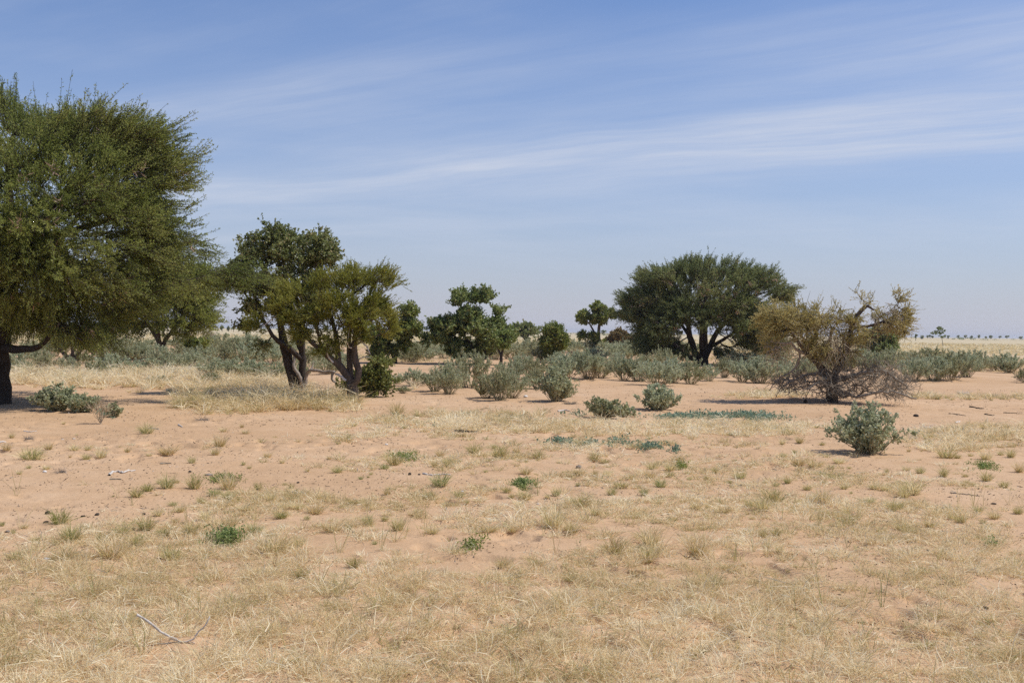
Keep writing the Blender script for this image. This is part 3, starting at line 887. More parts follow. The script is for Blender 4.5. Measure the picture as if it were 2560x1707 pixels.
# ---- the spreading acacia
make_tree('acacia_tree', 'spreading umbrella-shaped acacia with many dark stems fanning from one foot', (1757, 912),
          [[(1757, 916, 0, .42), (1756, 905, 0, .34), (1758, 890, 0, .28), (1763, 845, 0, .17), (1755, 790, 0, .12), (1750, 730, .3, .07)],
           [(1754, 905, 0, .26), (1738, 880, 0, .2), (1724, 840, 0, .18), (1714, 790, -.2, .13), (1690, 720, -.4, .07)],
           [(1750, 900, 0, .2), (1716, 890, -.4, .14), (1685, 865, -.8, .12), (1655, 835, -1, .1), (1610, 790, -1.2, .05)],
           [(1760, 900, 0, .24), (1778, 865, .3, .18), (1795, 830, .4, .15), (1828, 795, .5, .1), (1880, 740, .6, .05)],
           [(1775, 870, .2, .14), (1805, 848, -.6, .11), (1840, 822, -1.2, .08), (1900, 775, -1.4, .05)],
           [(1758, 890, 0, .2), (1765, 840, 1.2, .13), (1800, 760, 2.2, .07)], [(1757, 890, 0, .2), (1745, 840, -1.2, .12), (1740, 760, -2.4, .07)],
           [(1724, 840, 0, .12), (1700, 800, 1.2, .09), (1640, 740, 1.6, .05)]],
          [(1768, 682, 130, 42, 0, 3.0), (1768, 730, 170, 60, 0, 4.0), (1650, 705, 80, 40, 0, 2.5), (1880, 705, 85, 42, 0, 2.5), (1600, 745, 50, 38, 0, 2), (1945, 740, 45, 38, 0, 2), (1585, 795, 38, 28, 0, 1.6),
           (1640, 790, 70, 50, 0, 2.4), (1870, 790, 85, 50, 0, 2.4), (1640, 850, 50, 28, -.4, 1.6), (1630, 830, 50, 40, .8, 1.8), (1690, 875, 60, 16, -.6, 1.4), (1690, 860, 60, 25, 1.2, 1.4), (1865, 848, 55, 36, 0, 1.8), (1900, 800, 60, 45, .5, 2), (1760, 785, 110, 40, 1.5, 1.8), (1700, 780, 90, 40, -1.8, 1.2), (1830, 770, 90, 45, -1.8, 1.2), (1640, 770, 80, 50, -1, 1.5), (1805, 872, 40, 18, 0, 1), (1590, 770, 40, 45, .5, 2), (1740, 800, 70, 40, -2.4, 1.0), (1660, 820, 60, 40, -2.2, 1.0), (1810, 815, 60, 40, -2.2, 1.0), (1890, 830, 60, 40, -1.5, 1.2), (1620, 860, 50, 26, -1.5, 1.2)],
          style='acacia', leaf='acacia_far', bark='bark_dark', n=3000, n_clump=300, clump=.58, flat=.45, fill=.55, whip=.035, cpc=40, sh=5, shl=.64, per=20, leafL=.100, leafW=.038, upb=.20, outb=.85, tw=.011,
          step=.6, seed=24, pods=260, r0=.010, skip=2.0, sides=10)

# ---- small dark tree behind the half-dead thorn tree
make_tree('acacia_tree', 'small dark acacia half hidden by the half-dead thorn tree', (1918, 908),
          [[(1918, 912, 0, .2), (1916, 895, 0, .16), (1910, 870, 0, .1)], [(1917, 898, 0, .12), (1930, 875, 0, .08)]],
          [(1905, 862, 38, 22, 0, 1.5), (1940, 865, 35, 20, 0, 1.4), (1925, 880, 45, 10, 0, 1.2)], style='acacia', leaf='acacia_far', bark='bark_dark', n=200, n_clump=30, clump=.6, sh=4, shl=.6, per=10,
          leafL=.13, leafW=.05, tw=.01, step=.5, seed=25)


# ---- half-dead thorn tree with its skirt of dead branches
def dead_extra(site, sk, wood, crown, root, R):
    b = Bag()
    ds = Skel()
    P, r = site.line([(2080, 985, 0, .10), (2085, 955, -.1, .08)])
    ds.line(P, r, .15)
    for L in ([(2085, 955, -.1, .06), (2130, 935, -.5, .05), (2185, 925, -.7, .04), (2240, 960, -.8, .025)], [(2080, 970, 0, .06), (2120, 985, -.7, .04), (2190, 975, -1, .03), (2255, 990, -1.1, .02)],
              [(2082, 965, 0, .05), (2040, 950, -.6, .035), (2000, 970, -.8, .025)], [(2060, 930, 0, .05), (2010, 935, -.2, .035), (1975, 950, -.3, .025), (1945, 970, -.3, .015)],
              [(2085, 955, .1, .05), (2150, 940, .6, .04), (2220, 945, .9, .03)]):
        P, r = site.line(L)
        ds.line(P, r, .12, .5, R)
    T, _, _ = crown_points(site, [(2190, 945, 85, 55, -.4, .9), (2120, 950, 65, 55, -.3, .8), (2235, 965, 52, 42, -.3, .7), (2000, 955, 65, 50, -.2, .7), (1950, 965, 42, 35, -.1, .5), (2060, 965, 55, 42, -.5, .7)],
                            1100, 300, .20, .9, R, .2)
    ds.grow(T, .22, .14, .34, 0, R)
    ds.radii(.0075, 2.7)
    ds.wood(b, .012, 6, .06, .5, R)
    t, d = ds.tips()
    k = 3
    P = np.repeat(t, k, 0)
    D = nrm(np.repeat(d, k, 0) * .6 + nrm(R.normal(0, 1, P.shape)))
    prisms(b, P, P + D * R.uniform(.08, .24, (len(P), 1)), .006, .003)
    b.build('dead_branch_skirt', M['dead'], root, smooth=True)
    hg = Bag()
    T, _, _ = crown_points(site, [(2066, 870, 50, 50, -.3, .6), (2066, 880, 45, 45, -.2, .5), (1960, 850, 70, 40, -.3, .6), (2040, 815, 80, 35, 0, .8), (2130, 840, 70, 40, 0, .7), (2225, 790, 50, 40, 0, .5), (1930, 880, 40, 30, -.3, .5), (2130, 890, 60, 35, .2, .6), (2000, 890, 50, 30, -.2, .5)],
                            950, 400, .2, 1.0, R, .2)
    d0 = nrm(R.normal(0, 1, T.shape) * [1, 1, .6])
    a_ = T
    for k_ in range(4):
        d0 = nrm(d0 + R.normal(0, .35, T.shape) + [0, 0, -.42])
        b_ = a_ + d0 * R.uniform(.07, .16, (len(T), 1))
        b_[:, 2] = np.maximum(b_[:, 2], .05)
        prisms(hg, a_, b_, .0062 - .0011 * k_, .0051 - .0011 * k_, .5)
        a_ = b_
    hg.build('hanging_twig_tangle', M['twig_tan'], root)
    w = Bag()
    for L in ([(2010, 885, -.3, .04), (1984, 874, -.4, .035), (1965, 857, -.5, .03), (1940, 858, -.6, .022), (1912, 853, -.7, .012)], [(1965, 857, -.5, .02), (1935, 866, -.6, .016), (1895, 866, -.7, .008)],
              [(1940, 866, -.6, .012), (1915, 874, -.7, .010), (1900, 880, -.7, .006)], [(2100, 800, -.3, .02), (2060, 790, -.4, .014), (2030, 792, -.4, .008)], [(1990, 872, -.3, .03), (1992, 895, -.3, .03), (1975, 925, -.3, .022), (1940, 945, -.35, .016), (1915, 975, -.35, .01)],
              [(1973, 926, -.3, .016), (1980, 950, -.3, .012), (1978, 980, -.3, .008)], [(2105, 900, -.1, .02), (2085, 870, -.3, .016), (2070, 830, -.4, .010)], [(2120, 865, -.1, .018), (2105, 850, -.2, .014), (2108, 880, -.3, .012), (2100, 920, -.3, .008)]):
        P, r = site.line(L)
        P, r = smooth_path(P, r, .06)
        w = Bag()
        tube(w, P + R.normal(0, .008, P.shape), r, 6, .5, .08, R)
        w.build('bare_limb', M['bark_pale'], root, smooth=True)


make_tree('thorn_tree', 'half-dead yellowish thorn tree skirted by a tangle of dead grey branches', (2077, 1003),
          [[(2077, 1008, 0, .19), (2078, 995, 0, .16), (2080, 965, 0, .14), (2082, 945, 0, .125)],
           [(2081, 950, 0, .12), (2064, 935, 0, .11), (2048, 915, 0, .09), (2034, 885, 0, .075), (2040, 850, .1, .06), (2045, 810, .1, .035)],
           [(2083, 945, 0, .12), (2094, 915, 0, .10), (2107, 892, 0, .085), (2120, 862, 0, .075), (2127, 820, 0, .07), (2142, 790, 0, .06), (2158, 770, 0, .055), (2170, 764, 0, .04), (2185, 775, 0, .02)],
           [(2158, 768, 0, .03), (2160, 752, 0, .014)], [(2127, 818, 0, .05), (2165, 815, -.2, .04), (2210, 800, -.3, .03), (2238, 785, -.3, .015)],
           [(2046, 910, 0, .06), (2010, 885, -.3, .05), (1984, 850, -.4, .035), (1950, 810, -.4, .02)], [(2120, 862, 0, .05), (2170, 850, .3, .035), (2230, 830, .4, .02), (2262, 815, .4, .012)],
           [(2094, 915, 0, .07), (2080, 870, .3, .05), (2090, 820, .4, .03)]],
          [(1946, 800, 60, 50, -.2, .8), (1950, 790, 55, 45, .2, .7), (1985, 800, 55, 50, 0, .9), (2010, 800, 60, 45, -.3, .8), (2235, 810, 45, 50, .1, .6), (2255, 790, 24, 40, 0, .4), (2044, 812, 62, 36, 0, .9), (2090, 808, 45, 30, 0, .7), (2052, 860, 40, 26, 0, .7), (2130, 840, 55, 35, 0, .8), (2212, 815, 46, 32, 0, .7), (2255, 822, 22, 32, 0, .4),
           (2243, 760, 20, 34, -.2, .3), (2240, 740, 14, 26, -.2, .3), (2172, 758, 22, 10, 0, .25), (2040, 770, 9, 8, 0, .15), (1912, 862, 32, 20, -.5, .4), (2005, 845, 45, 26, -.3, .6), (1960, 830, 50, 28, -.2, .6), (2090, 778, 20, 8, 0, .3), (1990, 775, 14, 8, 0, .2), (1925, 820, 30, 30, 0, .5), (2245, 745, 10, 16, -.2, .2), (2155, 745, 12, 8, 0, .2), (2190, 790, 30, 14, 0, .4), (2066, 885, 45, 34, -.3, .5), (2030, 870, 50, 34, -.3, .5), (2110, 880, 45, 34, -.1, .5), (1905, 790, 25, 26, -.2, .4), (2120, 800, 40, 24, -.3, .4)],
          style='thorn', leaf='thorn_dry', bark='bark', n=780, n_clump=280, clump=.18, flat=.8, sh=5, shl=.27, per=9, leafL=.055, leafW=.018, upb=.12, outb=.25, step=.14, seed=37, extra=dead_extra,
          tw=.0045, sides=10, skip=.9, rough=.10, shell=.15, hang=.75, fill=.5)
make_tree('bush', 'round dark green bush showing through behind the half-dead thorn tree', (2195, 896),
          [[(2195, 900, 0, .2), (2194, 885, 0, .15), (2190, 860, 0, .08)], [(2195, 890, 0, .12), (2215, 870, 0, .07)]],
          [(2195, 872, 48, 20, 0, 2), (2172, 850, 26, 30, 0, 1.5), (2215, 850, 26, 28, 0, 1.5), (2195, 845, 30, 30, 0, 1.6)], style='broad', leaf='broad_green', bark='bark_dark', n=460, n_clump=70, clump=.45, sh=5, shl=.4, per=11,
          leafL=.14, leafW=.09, tw=.012, step=.5, seed=39, cat='bush', wood_name='stem')

# ---- smaller trees beneath and beyond the huge acacia's boughs
make_tree('acacia_tree', 'dark little acacia on the plain with one bare dead bough, seen under the huge acacia', (292, 866),
          [[(293, 870, 0, .28), (291, 860, 0, .22), (284, 845, 0, .18), (280, 830, 0, .13), (286, 805, 0, .09)], [(292, 862, 0, .15), (302, 854, 0, .13), (315, 842, 0, .09), (330, 845, 0, .07), (350, 848, 0, .03)], [(318, 842, 0, .05), (325, 832, 0, .03)]],
          [(290, 790, 30, 24, 0, 2), (268, 805, 22, 16, 0, 1.5), (312, 800, 22, 18, 0, 1.5), (292, 770, 24, 16, 0, 1.5)], style='acacia', leaf='acacia', bark='bark_dark', n=260, n_clump=40, clump=.8, sh=4, shl=.8, per=10, leafL=.2, leafW=.08,
          tw=.014, step=.8, seed=41, skip=1.5)
make_tree('acacia_tree', 'slanting low acacia with green boughs rising from the shrub belt under the huge acacia', (178, 910),
          [[(180, 913, 0, .16), (174, 898, 0, .13), (160, 885, 0, .1), (145, 865, 0, .06)], [(176, 902, 0, .1), (182, 880, 0, .08), (178, 850, 0, .05)], [(178, 905, 0, .1), (196, 885, 0, .07), (215, 860, 0, .04)]],
          [(150, 850, 35, 18, 0, 1.2), (185, 845, 30, 20, 0, 1.2), (218, 858, 22, 16, 0, 1)], style='acacia', leaf='acacia', bark='bark', n=160, n_clump=30, clump=.5, sh=4, shl=.5, per=9, leafL=.11, leafW=.045, tw=.008, step=.4, seed=42)
make_tree('bush', 'little round bright green bush on short stems among the grey shrubs', (485, 893),
          [[(486, 896, 0, .07), (486, 885, 0, .06), (480, 870, 0, .04)], [(486, 888, 0, .05), (495, 872, 0, .03)]],
          [(488, 864, 18, 15, 0, .7), (478, 868, 12, 11, 0, .5), (500, 862, 9, 9, 0, .4)], style='broad', leaf='broad_green', bark='bark_dark', n=120, n_clump=24, clump=.3, sh=4, shl=.28, per=8, leafL=.15, leafW=.10, tw=.008, step=.3,
          seed=43, cat='bush', wood_name='stem')


def far_copse(name, label, base, lobes, leaf='broad_green', seed=1, y=None, n=80, cl=.8, group='scattered trees far out on the plain', trunk=True, cat='tree'):
    """a tree so far off that only its outline shows: short trunk, a crown of leaf clumps"""
    R = np.random.default_rng(seed)
    site = Site(*base, y=y)
    s = site.s
    px, py = base
    top = min(a[1] for a in lobes)
    cx = float(np.mean([a[0] for a in lobes]))
    lob = [(a[0] + R.uniform(-.25, .25) * a[2], a[1], a[2] * R.uniform(.6, 1.25), a[3] * R.uniform(.7, 1.2), 0, a[2] * s) for a in lobes]
    return make_tree(name, label, base, [[(px, py + .6, 0, s * .8), (px * .5 + cx * .5, (py + top) / 2, 0, s * .6), (cx, (py + 2 * top) / 3, 0, s * .35)]], lob, style='broad', leaf=leaf, bark='bark_dark', n=n, n_clump=max(8, n // 4),
                     clump=s * 1.2 * cl, sh=4, shl=s * 1.3 * cl, per=7, leafL=s * 1.5, leafW=s * 1.0, tw=s * .18, r0=s * .12, step=s * 8, seed=seed, group=group, y=y, cat=cat, sides=6, fill=.7)


far_copse('broadleaf_tree', 'solitary tree with a thin slanting trunk on the open straw plain', (2357, 864), [(2347, 821, 12, 6), (2344, 832, 15, 7), (2353, 840, 10, 6), (2361, 826, 5, 3), (2352, 828, 12, 10)], n=170, seed=51, cl=.75, y=235, group=None)
HORIZON = [(2289, 851, 8, 17, 'thin brownish ragged tree on the horizon just past the half-dead thorn tree'), (2305, 849, 8, 11, 'small flat-topped tree at the skyline, left of the solitary slanting tree'),
           (2319, 845, 4, 6, 'tiny dot of a tree at the skyline, first of three left of the solitary tree'), (2325, 845, 2.5, 7, 'thin upright tree dot at the skyline, middle of three left of the solitary tree'),
           (2331, 845, 5, 5, 'low dot of a tree on the skyline touching the left of the solitary slanting tree'), (2371, 846, 7, 7, 'low rounded tree at the skyline just right of the solitary slanting tree'),
           (2395, 844, 4, 5, 'tiny thin tree at the skyline between two bigger dark dots'), (2413, 846, 9, 8, 'dark square-crowned tree at the skyline, largest of those right of the solitary tree'),
           (2429, 846, 4, 6, 'small pointed tree dot at the skyline right of the dark square-crowned one'), (2447, 846, 6, 8, 'spiky little tree at the skyline in the middle of the far row'),
           (2464, 846, 4, 4, 'faint low double dot of a tree at the skyline'), (2477, 847, 8, 9, 'tall narrow-topped tree at the skyline before the two round dark ones'),
           (2499, 846, 9, 6, 'left one of two round dark trees at the skyline'), (2517, 846, 10, 7, 'right and darker one of two round dark trees at the skyline'), (2551, 847, 10, 5, 'flat dark tree at the skyline by the right edge of the photo')]
for i, (px, py, w, h, lab) in enumerate(HORIZON):
    yy = 420 if py > 850 else 900
    far_copse('horizon_tree', lab, (px, py), [(px, py - h * .62, w * .5, h * .40), (px + w * .2, py - h * .72, w * .3, h * .26)], 'broad', 60 + i, yy, 26, 1.0, 'tiny trees along the horizon')
LEFT_FAR = [(555, 829, 10, 15, 'round dark green tree on the plain between the huge acacia and the broad-leaved tree'), (571, 830, 6, 15, 'thin grey ragged tree next to the round green tree on the plain'),
            (584, 830, 8, 17, 'forked tree beside the thin ragged one on the plain'), (537, 821, 12, 6, 'low dark clump of a tree at the skyline left of the round green tree'), (278, 822, 14, 16, 'dim tree at the skyline seen through a gap under the huge acacia'),
            (1063, 825, 9, 4, 'low dark tree at the skyline just right of the upswept green tree'), (1080, 826, 6, 4, 'tiny dark tree at the skyline touching the wide green tree'),
            (1281, 829, 9, 6, 'tree dot at the skyline between the wide green tree and the lone plain tree'), (1340, 838, 14, 6, 'low far bush right of the lone plain tree'),
            (1508, 838, 14, 14, 'small far tree peeking out behind the crooked pale trunk'), (600, 826, 14, 3, 'flat dark strip of far bush behind the broad-leaved tree')]
for i, (px, py, w, h, lab) in enumerate(LEFT_FAR):
    far_copse('distant_tree', lab, (px, py), [(px, py - h * .6, w * .5, h * .38), (px + w * .15, py - h * .7, w * .35, h * .28)], 'broad', 90 + i, 480 if h > 10 else 800, 50 if h > 10 else 26, .9, 'small trees far out on the plain')


# ---- low scrub that closes the horizon
def far_scrub():
    R = np.random.default_rng(140)
    b = Bag()
    n = 420
    y = R.uniform(650, 2100, n); x = R.uniform(-.56, .56, n) * y
    keep = vnoise(x / 130 + 4, y / 260 + 8) > .50
    for X, Y in zip(x[keep], y[keep]):
        k = int(R.integers(18, 60))
        w_, h_ = R.uniform(.8, 3.2), R.uniform(.5, 2.4)
        P = np.array([X, Y, float(height(X, Y))]) + R.normal(0, 1, (k, 3)) * [w_ * .5, w_ * .5, h_ * .25] + [0, 0, h_ * .5]
        leaves(b, P, nrm(R.normal(0, 1, (k, 3))), R.uniform(.5, 1.1, k), R.uniform(.3, .7, k), R.uniform(.1, .6, k), R=R)
    tag(b.build('distant_scrub', M['broad']), kind='stuff')


far_scrub()


# ---- leafless things
def bare_bush(name, label, base, lobes, mat, n=120, r0=.005, seed=1, step=.12, cat='dry bush', legs=5, y=None, tl=.12, bal=.5, group=None):
    R = np.random.default_rng(seed)
    site = Site(*base, y=y)
    root = empty(name, site.o, label, cat, group)
    sk = Skel()
    px, py = base
    s = site.s
    P, r = site.line([(px, py + 1, 0, r0 * 5), (px, py - 1.2, 0, r0 * 4)])
    sk.line(P, r, .1)
    lob = [(a[0], a[1], a[2], a[3], 0, a[2] * s * .8) for a in lobes]
    T, _, _ = crown_points(site, lob, n, max(6, n // 4), .2 * lobes[0][2] * s, .9, R, .2)
    T[:, 2] = np.maximum(T[:, 2] - .12, .01)
    sk.grow(T, bal, step, .2, 0, R)
    sk.radii(r0, 2.5)
    b = Bag()
    sk.wood(b, r0 * 3, 6, .05, .5, R)
    t, d = sk.tips()
    P = np.repeat(t, 3, 0)
    D = nrm(np.repeat(d, 3, 0) + nrm(R.normal(0, 1, P.shape)) * .7)
    prisms(b, P, P + D * tl * R.uniform(.4, 1.2, (len(P), 1)), r0 * .7, r0 * .35)
    b.build('twig_tangle', M[mat], root)
    return root


bare_bush('dry_bush', 'leafless brown twiggy bush on the plain between the huge acacia and the broad-leaved tree', (529, 863), [(531, 842, 15, 17), (524, 835, 10, 10)], 'dead', 130, .018, 71, .4, tl=.4)
bare_bush('dry_bush', 'grey dead bush seen between the stems behind the olive thorn tree', (828, 900), [(828, 878, 34, 22), (810, 885, 24, 16)], 'dead', 300, .010, 72, .25, tl=.35)
bare_bush('dry_stalk_clump', 'clump of upright pale dry stalks standing before the grey shrub under the huge acacia', (252, 1060), [(252, 1008, 20, 28), (240, 1000, 14, 22), (262, 1015, 14, 22)], 'straw_stem', 60, .0038, 73, .12, bal=.9, tl=.18)
bare_bush('dead_snag', 'short black dead snag sticking up from the grey shrubs near the thin-stemmed sapling', (1310, 905), [(1306, 888, 6, 8), (1316, 890, 6, 7)], 'bark_dark', 8, .03, 74, .3, cat='snag', tl=.15)
bare_bush('dead_snag', 'thin black dead snag leaning in the grey shrubs below the dark little acacia', (327, 908), [(331, 893, 4, 8), (322, 896, 5, 6)], 'bark_dark', 7, .028, 75, .3, cat='snag', tl=.15)
bare_bush('dry_bush', 'bleached wiry dead bush lying on bare sand right of the half-dead thorn tree', (2408, 984), [(2408, 978, 16, 5)], 'bone', 60, .004, 76, .12, tl=.2, bal=.1)
bare_bush('dry_bush', 'pale wiry dead twigs right of the big grey-green shrub', (2320, 1070), [(2320, 1062, 14, 6)], 'bone', 40, .003, 77, .1, tl=.14, bal=.1)
bare_bush('dry_bush', 'small grey-brown dry bush beside the foot of the dense central grey-green shrub', (1425, 1010), [(1425, 1004, 18, 7)], 'dead', 110, .0035, 78, .12, tl=.12, bal=.1)
bare_bush('dry_bush', 'small pale brush of dry twigs on the sand below the leaning twin stems', (498, 1050), [(500, 1046, 22, 5)], 'bark_pale', 36, .0035, 79, .1, tl=.14, bal=.1)
bare_bush('dry_bush', 'little grey dry twig tuft on the sand by the left edge, under the grey shrub', (70, 1097), [(70, 1086, 10, 9)], 'bark_pale', 26, .003, 80, .08, tl=.1, bal=.3)
bare_bush('dry_bush', 'thin pinkish dry weed leaning on bare sand above the row of dark droppings', (165, 1182), [(157, 1165, 13, 18)], 'bark_pale', 22, .0022, 81, .08, tl=.12, bal=.5)
bare_bush('dry_bush', 'brown dry brush at the right photo edge in front of the last grey shrub', (2552, 952), [(2552, 938, 8, 12)], 'dead', 60, .006, 82, .15, tl=.2, bal=.3)


# ------------------------------------------------------------------ grey-green shrubs
def shrub_bags(R, rad, h, nstem, nleaf, leafL, leafW, bare=.2, lean=.95, flower=.05, sub=4):
    """upright many-stemmed shrub: stems fan out from the foot, leaves along the side shoots"""
    stem, fol = Bag(), Bag()
    a = R.uniform(0, 2 * np.pi, nstem)
    out = R.random(nstem) ** .7
    base = np.stack([np.cos(a), np.sin(a), np.zeros(nstem)], -1) * (rad * .22 * R.random((nstem, 1)))
    base[:, 2] = -.03
    tip = np.stack([np.cos(a) * out * rad * lean, np.sin(a) * out * rad * lean, h * (1 - .45 * out ** 2) * R.uniform(.6, 1.0, nstem)], -1)
    ctrl = base * .5 + tip * .5 + np.stack([np.cos(a) * rad * .12, np.sin(a) * rad * .12, h * .10 * np.ones(nstem)], -1) + R.normal(0, .05 * rad, (nstem, 3))
    bez = lambda t: (1 - t) ** 2 * base[:, None] + 2 * t * (1 - t) * ctrl[:, None] + t * t * tip[:, None]
    ts = np.linspace(0, 1, 6)[None, :, None]
    Pm = bez(ts)
    A, B = Pm[:, :-1].reshape(-1, 3), Pm[:, 1:].reshape(-1, 3)
    rr = np.tile(np.linspace(.011, .004, 5), nstem) * (h / 1.2) ** .5
    prisms(stem, A, B, rr, rr * .85, R.uniform(.2, .9, len(A)))
    # side shoots
    t = R.uniform(bare, 1, (nstem, sub, 1))
    S = bez(t).reshape(-1, 3)
    sd = np.repeat(nrm(tip - base), sub, 0)
    D = nrm(sd + nrm(R.normal(0, 1, S.shape)) * .85 + [0, 0, .25])
    Ls = h * R.uniform(.12, .30, len(S)) * (1.1 - .5 * t.reshape(-1))
    prisms(stem, S, S + D * Ls[:, None], .004 * (h / 1.2) ** .5, .002, R.uniform(.4, 1, len(S)))
    per = max(3, nleaf // len(S))
    tt = R.uniform(.05, 1.05, (len(S), per))
    P = (S[:, None] + D[:, None] * (Ls[:, None] * tt)[..., None]).reshape(-1, 3)
    P = P + R.normal(0, .25 * leafL, P.shape)
    P[:, 2] = np.maximum(P[:, 2], .03)
    n = len(P)
    dd = nrm(np.repeat(D, per, 0) * .6 + nrm(R.normal(0, 1, P.shape)) + [0, 0, .25])
    tint = np.clip(R.normal(.5, .17, n) + np.repeat(R.normal(0, .1, len(S)), per), 0, .85)
    low = P[:, 2] / h
    old = (R.random(n) < flower) | (R.random(n) < .50 * sstep(.60, .1, low))
    tint[old] = R.uniform(.86, 1, old.sum())
    leaves(fol, P, dd, leafL * R.uniform(.55, 1.25, n), leafW * R.uniform(.6, 1.2, n), tint, .2, True, .1, R=R)
    return stem, fol


PROTO = []
for i in range(7):
    R = np.random.default_rng(300 + i)
    st, fo = shrub_bags(R, R.uniform(.95, 1.25), 1.2, int(R.integers(34, 60)), 6500, .058, .036, bare=R.uniform(.10, .40), lean=R.uniform(.75, 1.15), flower=R.choice([.03, .06, .12, .28]), sub=7)
    PROTO.append((st.mesh('stem', M['grey_stem']), fo.mesh('foliage', M['grey_green'])))


def shrub(px, py, half, hgt, label, group, i, y=None):
    """half width and height in photo pixels"""
    R = np.random.default_rng(700 + i)
    py = py + R.uniform(-6, 6)
    px = px + R.uniform(-12, 12)
    hgt = hgt * R.uniform(.80, 1.25)
    half = half * R.uniform(.9, 1.45)
    site = Site(px, py, y)
    root = empty('grey_green_shrub', site.o, label, 'shrub', group)
    ms, mf = PROTO[i % len(PROTO)]
    for nm, me in (('stem', ms), ('foliage', mf)):
        o = bpy.data.objects.new(nm, me)
        COL.objects.link(o)
        o.parent = root
    k = half * site.s / 1.0
    root.scale = (k, k, hgt * site.s / 1.12)
    root.rotation_euler[2] = R.uniform(0, 6.28)
    return root


ORD = ['first', 'second', 'third', 'fourth', 'fifth', 'sixth', 'seventh', 'eighth', 'ninth', 'tenth', 'eleventh', 'twelfth', 'thirteenth', 'fourteenth', 'fifteenth', 'sixteenth', 'seventeenth', 'eighteenth', 'nineteenth', 'twentieth']
BELT = {
    'deep back row beyond the central trees': [(x_, 884 + (x_ % 7) - 3, 34, 30) for x_ in range(1000, 1790, 44)],
    'deep back row left, near the plain': [(x_, 874 + (x_ % 5), 32, 26) for x_ in range(90, 730, 58)],
    'back row left of the twin leaning stems': [(60, 900, 34, 38), (120, 893, 36, 36), (245, 886, 36, 34), (300, 884, 38, 36), (350, 888, 36, 36), (455, 884, 34, 36), (510, 885, 38, 42), (560, 884, 40, 46), (610, 884, 40, 45), (655, 884, 38, 40), (700, 890, 32, 36)],
    'middle row left of the twin leaning stems': [(40, 918, 40, 40), (95, 913, 36, 36), (215, 912, 36, 36), (280, 908, 42, 42), (340, 912, 42, 42), (400, 912, 40, 40), (455, 912, 40, 42), (520, 910, 44, 50), (575, 908, 44, 52), (630, 910, 44, 52), (680, 915, 40, 48)],
    'front row left of the twin leaning stems': [(45, 938, 44, 42), (110, 930, 38, 44), (170, 930, 30, 34), (220, 942, 46, 46), (285, 938, 48, 48), (350, 932, 46, 44), (420, 930, 44, 44), (480, 932, 44, 46), (545, 938, 46, 52), (600, 940, 44, 50), (650, 950, 44, 50), (700, 950, 40, 52), (735, 944, 36, 48)],
    'between the twin stems and the forked trunk': [(780, 925, 38, 45), (822, 932, 36, 42), (860, 918, 30, 40), (800, 900, 34, 34)],
    'row behind the wide many-stemmed tree': [(1030, 900, 34, 38), (1068, 902, 34, 38), (1105, 900, 34, 34), (1010, 898, 28, 30), (1235, 902, 34, 40), (1275, 900, 36, 44), (1320, 900, 36, 42), (1360, 905, 34, 38), (1180, 900, 30, 34)],
    'group in front of the many-stemmed tree': [(1085, 980, 38, 62), (1128, 985, 52, 92), (1180, 975, 44, 78), (1215, 998, 46, 72), (1255, 1002, 50, 74), (1290, 990, 34, 56), (1275, 948, 34, 50), (1310, 938, 32, 48), (1005, 962, 28, 26), (1045, 965, 30, 40)],
    'group round the dense tapering bush': [(1345, 955, 38, 55), (1385, 945, 40, 52), (1425, 945, 40, 56), (1465, 948, 42, 60), (1505, 945, 40, 52), (1540, 930, 40, 48), (1440, 915, 38, 46), (1490, 905, 38, 40), (1400, 915, 36, 42), (1540, 900, 36, 36), (1335, 975, 36, 58)],
    'near side of the spreading acacia': [(1555, 952, 46, 56), (1600, 958, 48, 64), (1645, 963, 50, 68), (1690, 963, 50, 66), (1735, 960, 44, 62), (1610, 920, 44, 48), (1660, 918, 42, 44), (1575, 905, 38, 40), (1765, 950, 22, 40)],
    'between spreading acacia and half-dead thorn tree': [(1815, 945, 34, 46), (1860, 955, 44, 56), (1905, 957, 46, 58), (1955, 957, 46, 56), (1990, 948, 36, 50), (1830, 912, 40, 40), (1880, 910, 40, 40), (1940, 912, 40, 38)],
    'behind the skirt of dead branches': [(2025, 935, 42, 48), (2075, 930, 42, 44), (2125, 932, 44, 48), (2170, 930, 44, 46), (2215, 930, 42, 46), (2150, 908, 38, 32), (2240, 912, 36, 36)],
    'group right of the half-dead thorn tree': [(2290, 950, 46, 62), (2330, 953, 50, 70), (2378, 946, 50, 66), (2425, 942, 46, 62), (2275, 920, 40, 44), (2330, 915, 44, 44), (2460, 930, 38, 46), (2500, 925, 40, 44), (2535, 926, 38, 42), (2400, 915, 40, 38)],
}
ki = 0
for where, L in BELT.items():
    for j, (px, py, hw, hh) in enumerate(sorted(L)):
        shrub(px, py, hw, hh * (1.02 if 'left of the twin' in where else 1.0), f'grey-green shrub, {ORD[j]} from left, {where}', 'grey-green shrubs of the belt', ki)
        ki += 1
for px, py, hw, hh, lab in ((530, 962, 34, 30, 'small grey-green shrub standing alone in straw grass, right one of two before the belt'), (390, 964, 36, 28, 'small grey-green shrub standing alone in straw grass, left one of two before the belt'),
                            (2557, 952, 24, 40, 'grey-green shrub cut off by the right edge of the photo'), (1005, 988, 22, 18, 'tiny grey-green shrub on sand behind the yellow-green leafy bush')):
    shrub(px, py, hw, hh, lab, 'lone grey-green shrubs', ki)
    ki += 1


def own_shrub(base, half, hgt, label, seed, **kw):
    R = np.random.default_rng(seed)
    site = Site(*base)
    root = empty('grey_green_shrub', site.o, label, 'shrub')
    a = dict(nstem=50, nleaf=4200, leafL=.062, leafW=.042, bare=.08, sub=7)
    a.update(kw)
    st, fo = shrub_bags(R, half * site.s, hgt * site.s, **a)
    st.build('stem', M['grey_stem'], root)
    fo.build('foliage', M['grey_green'], root)
    return root


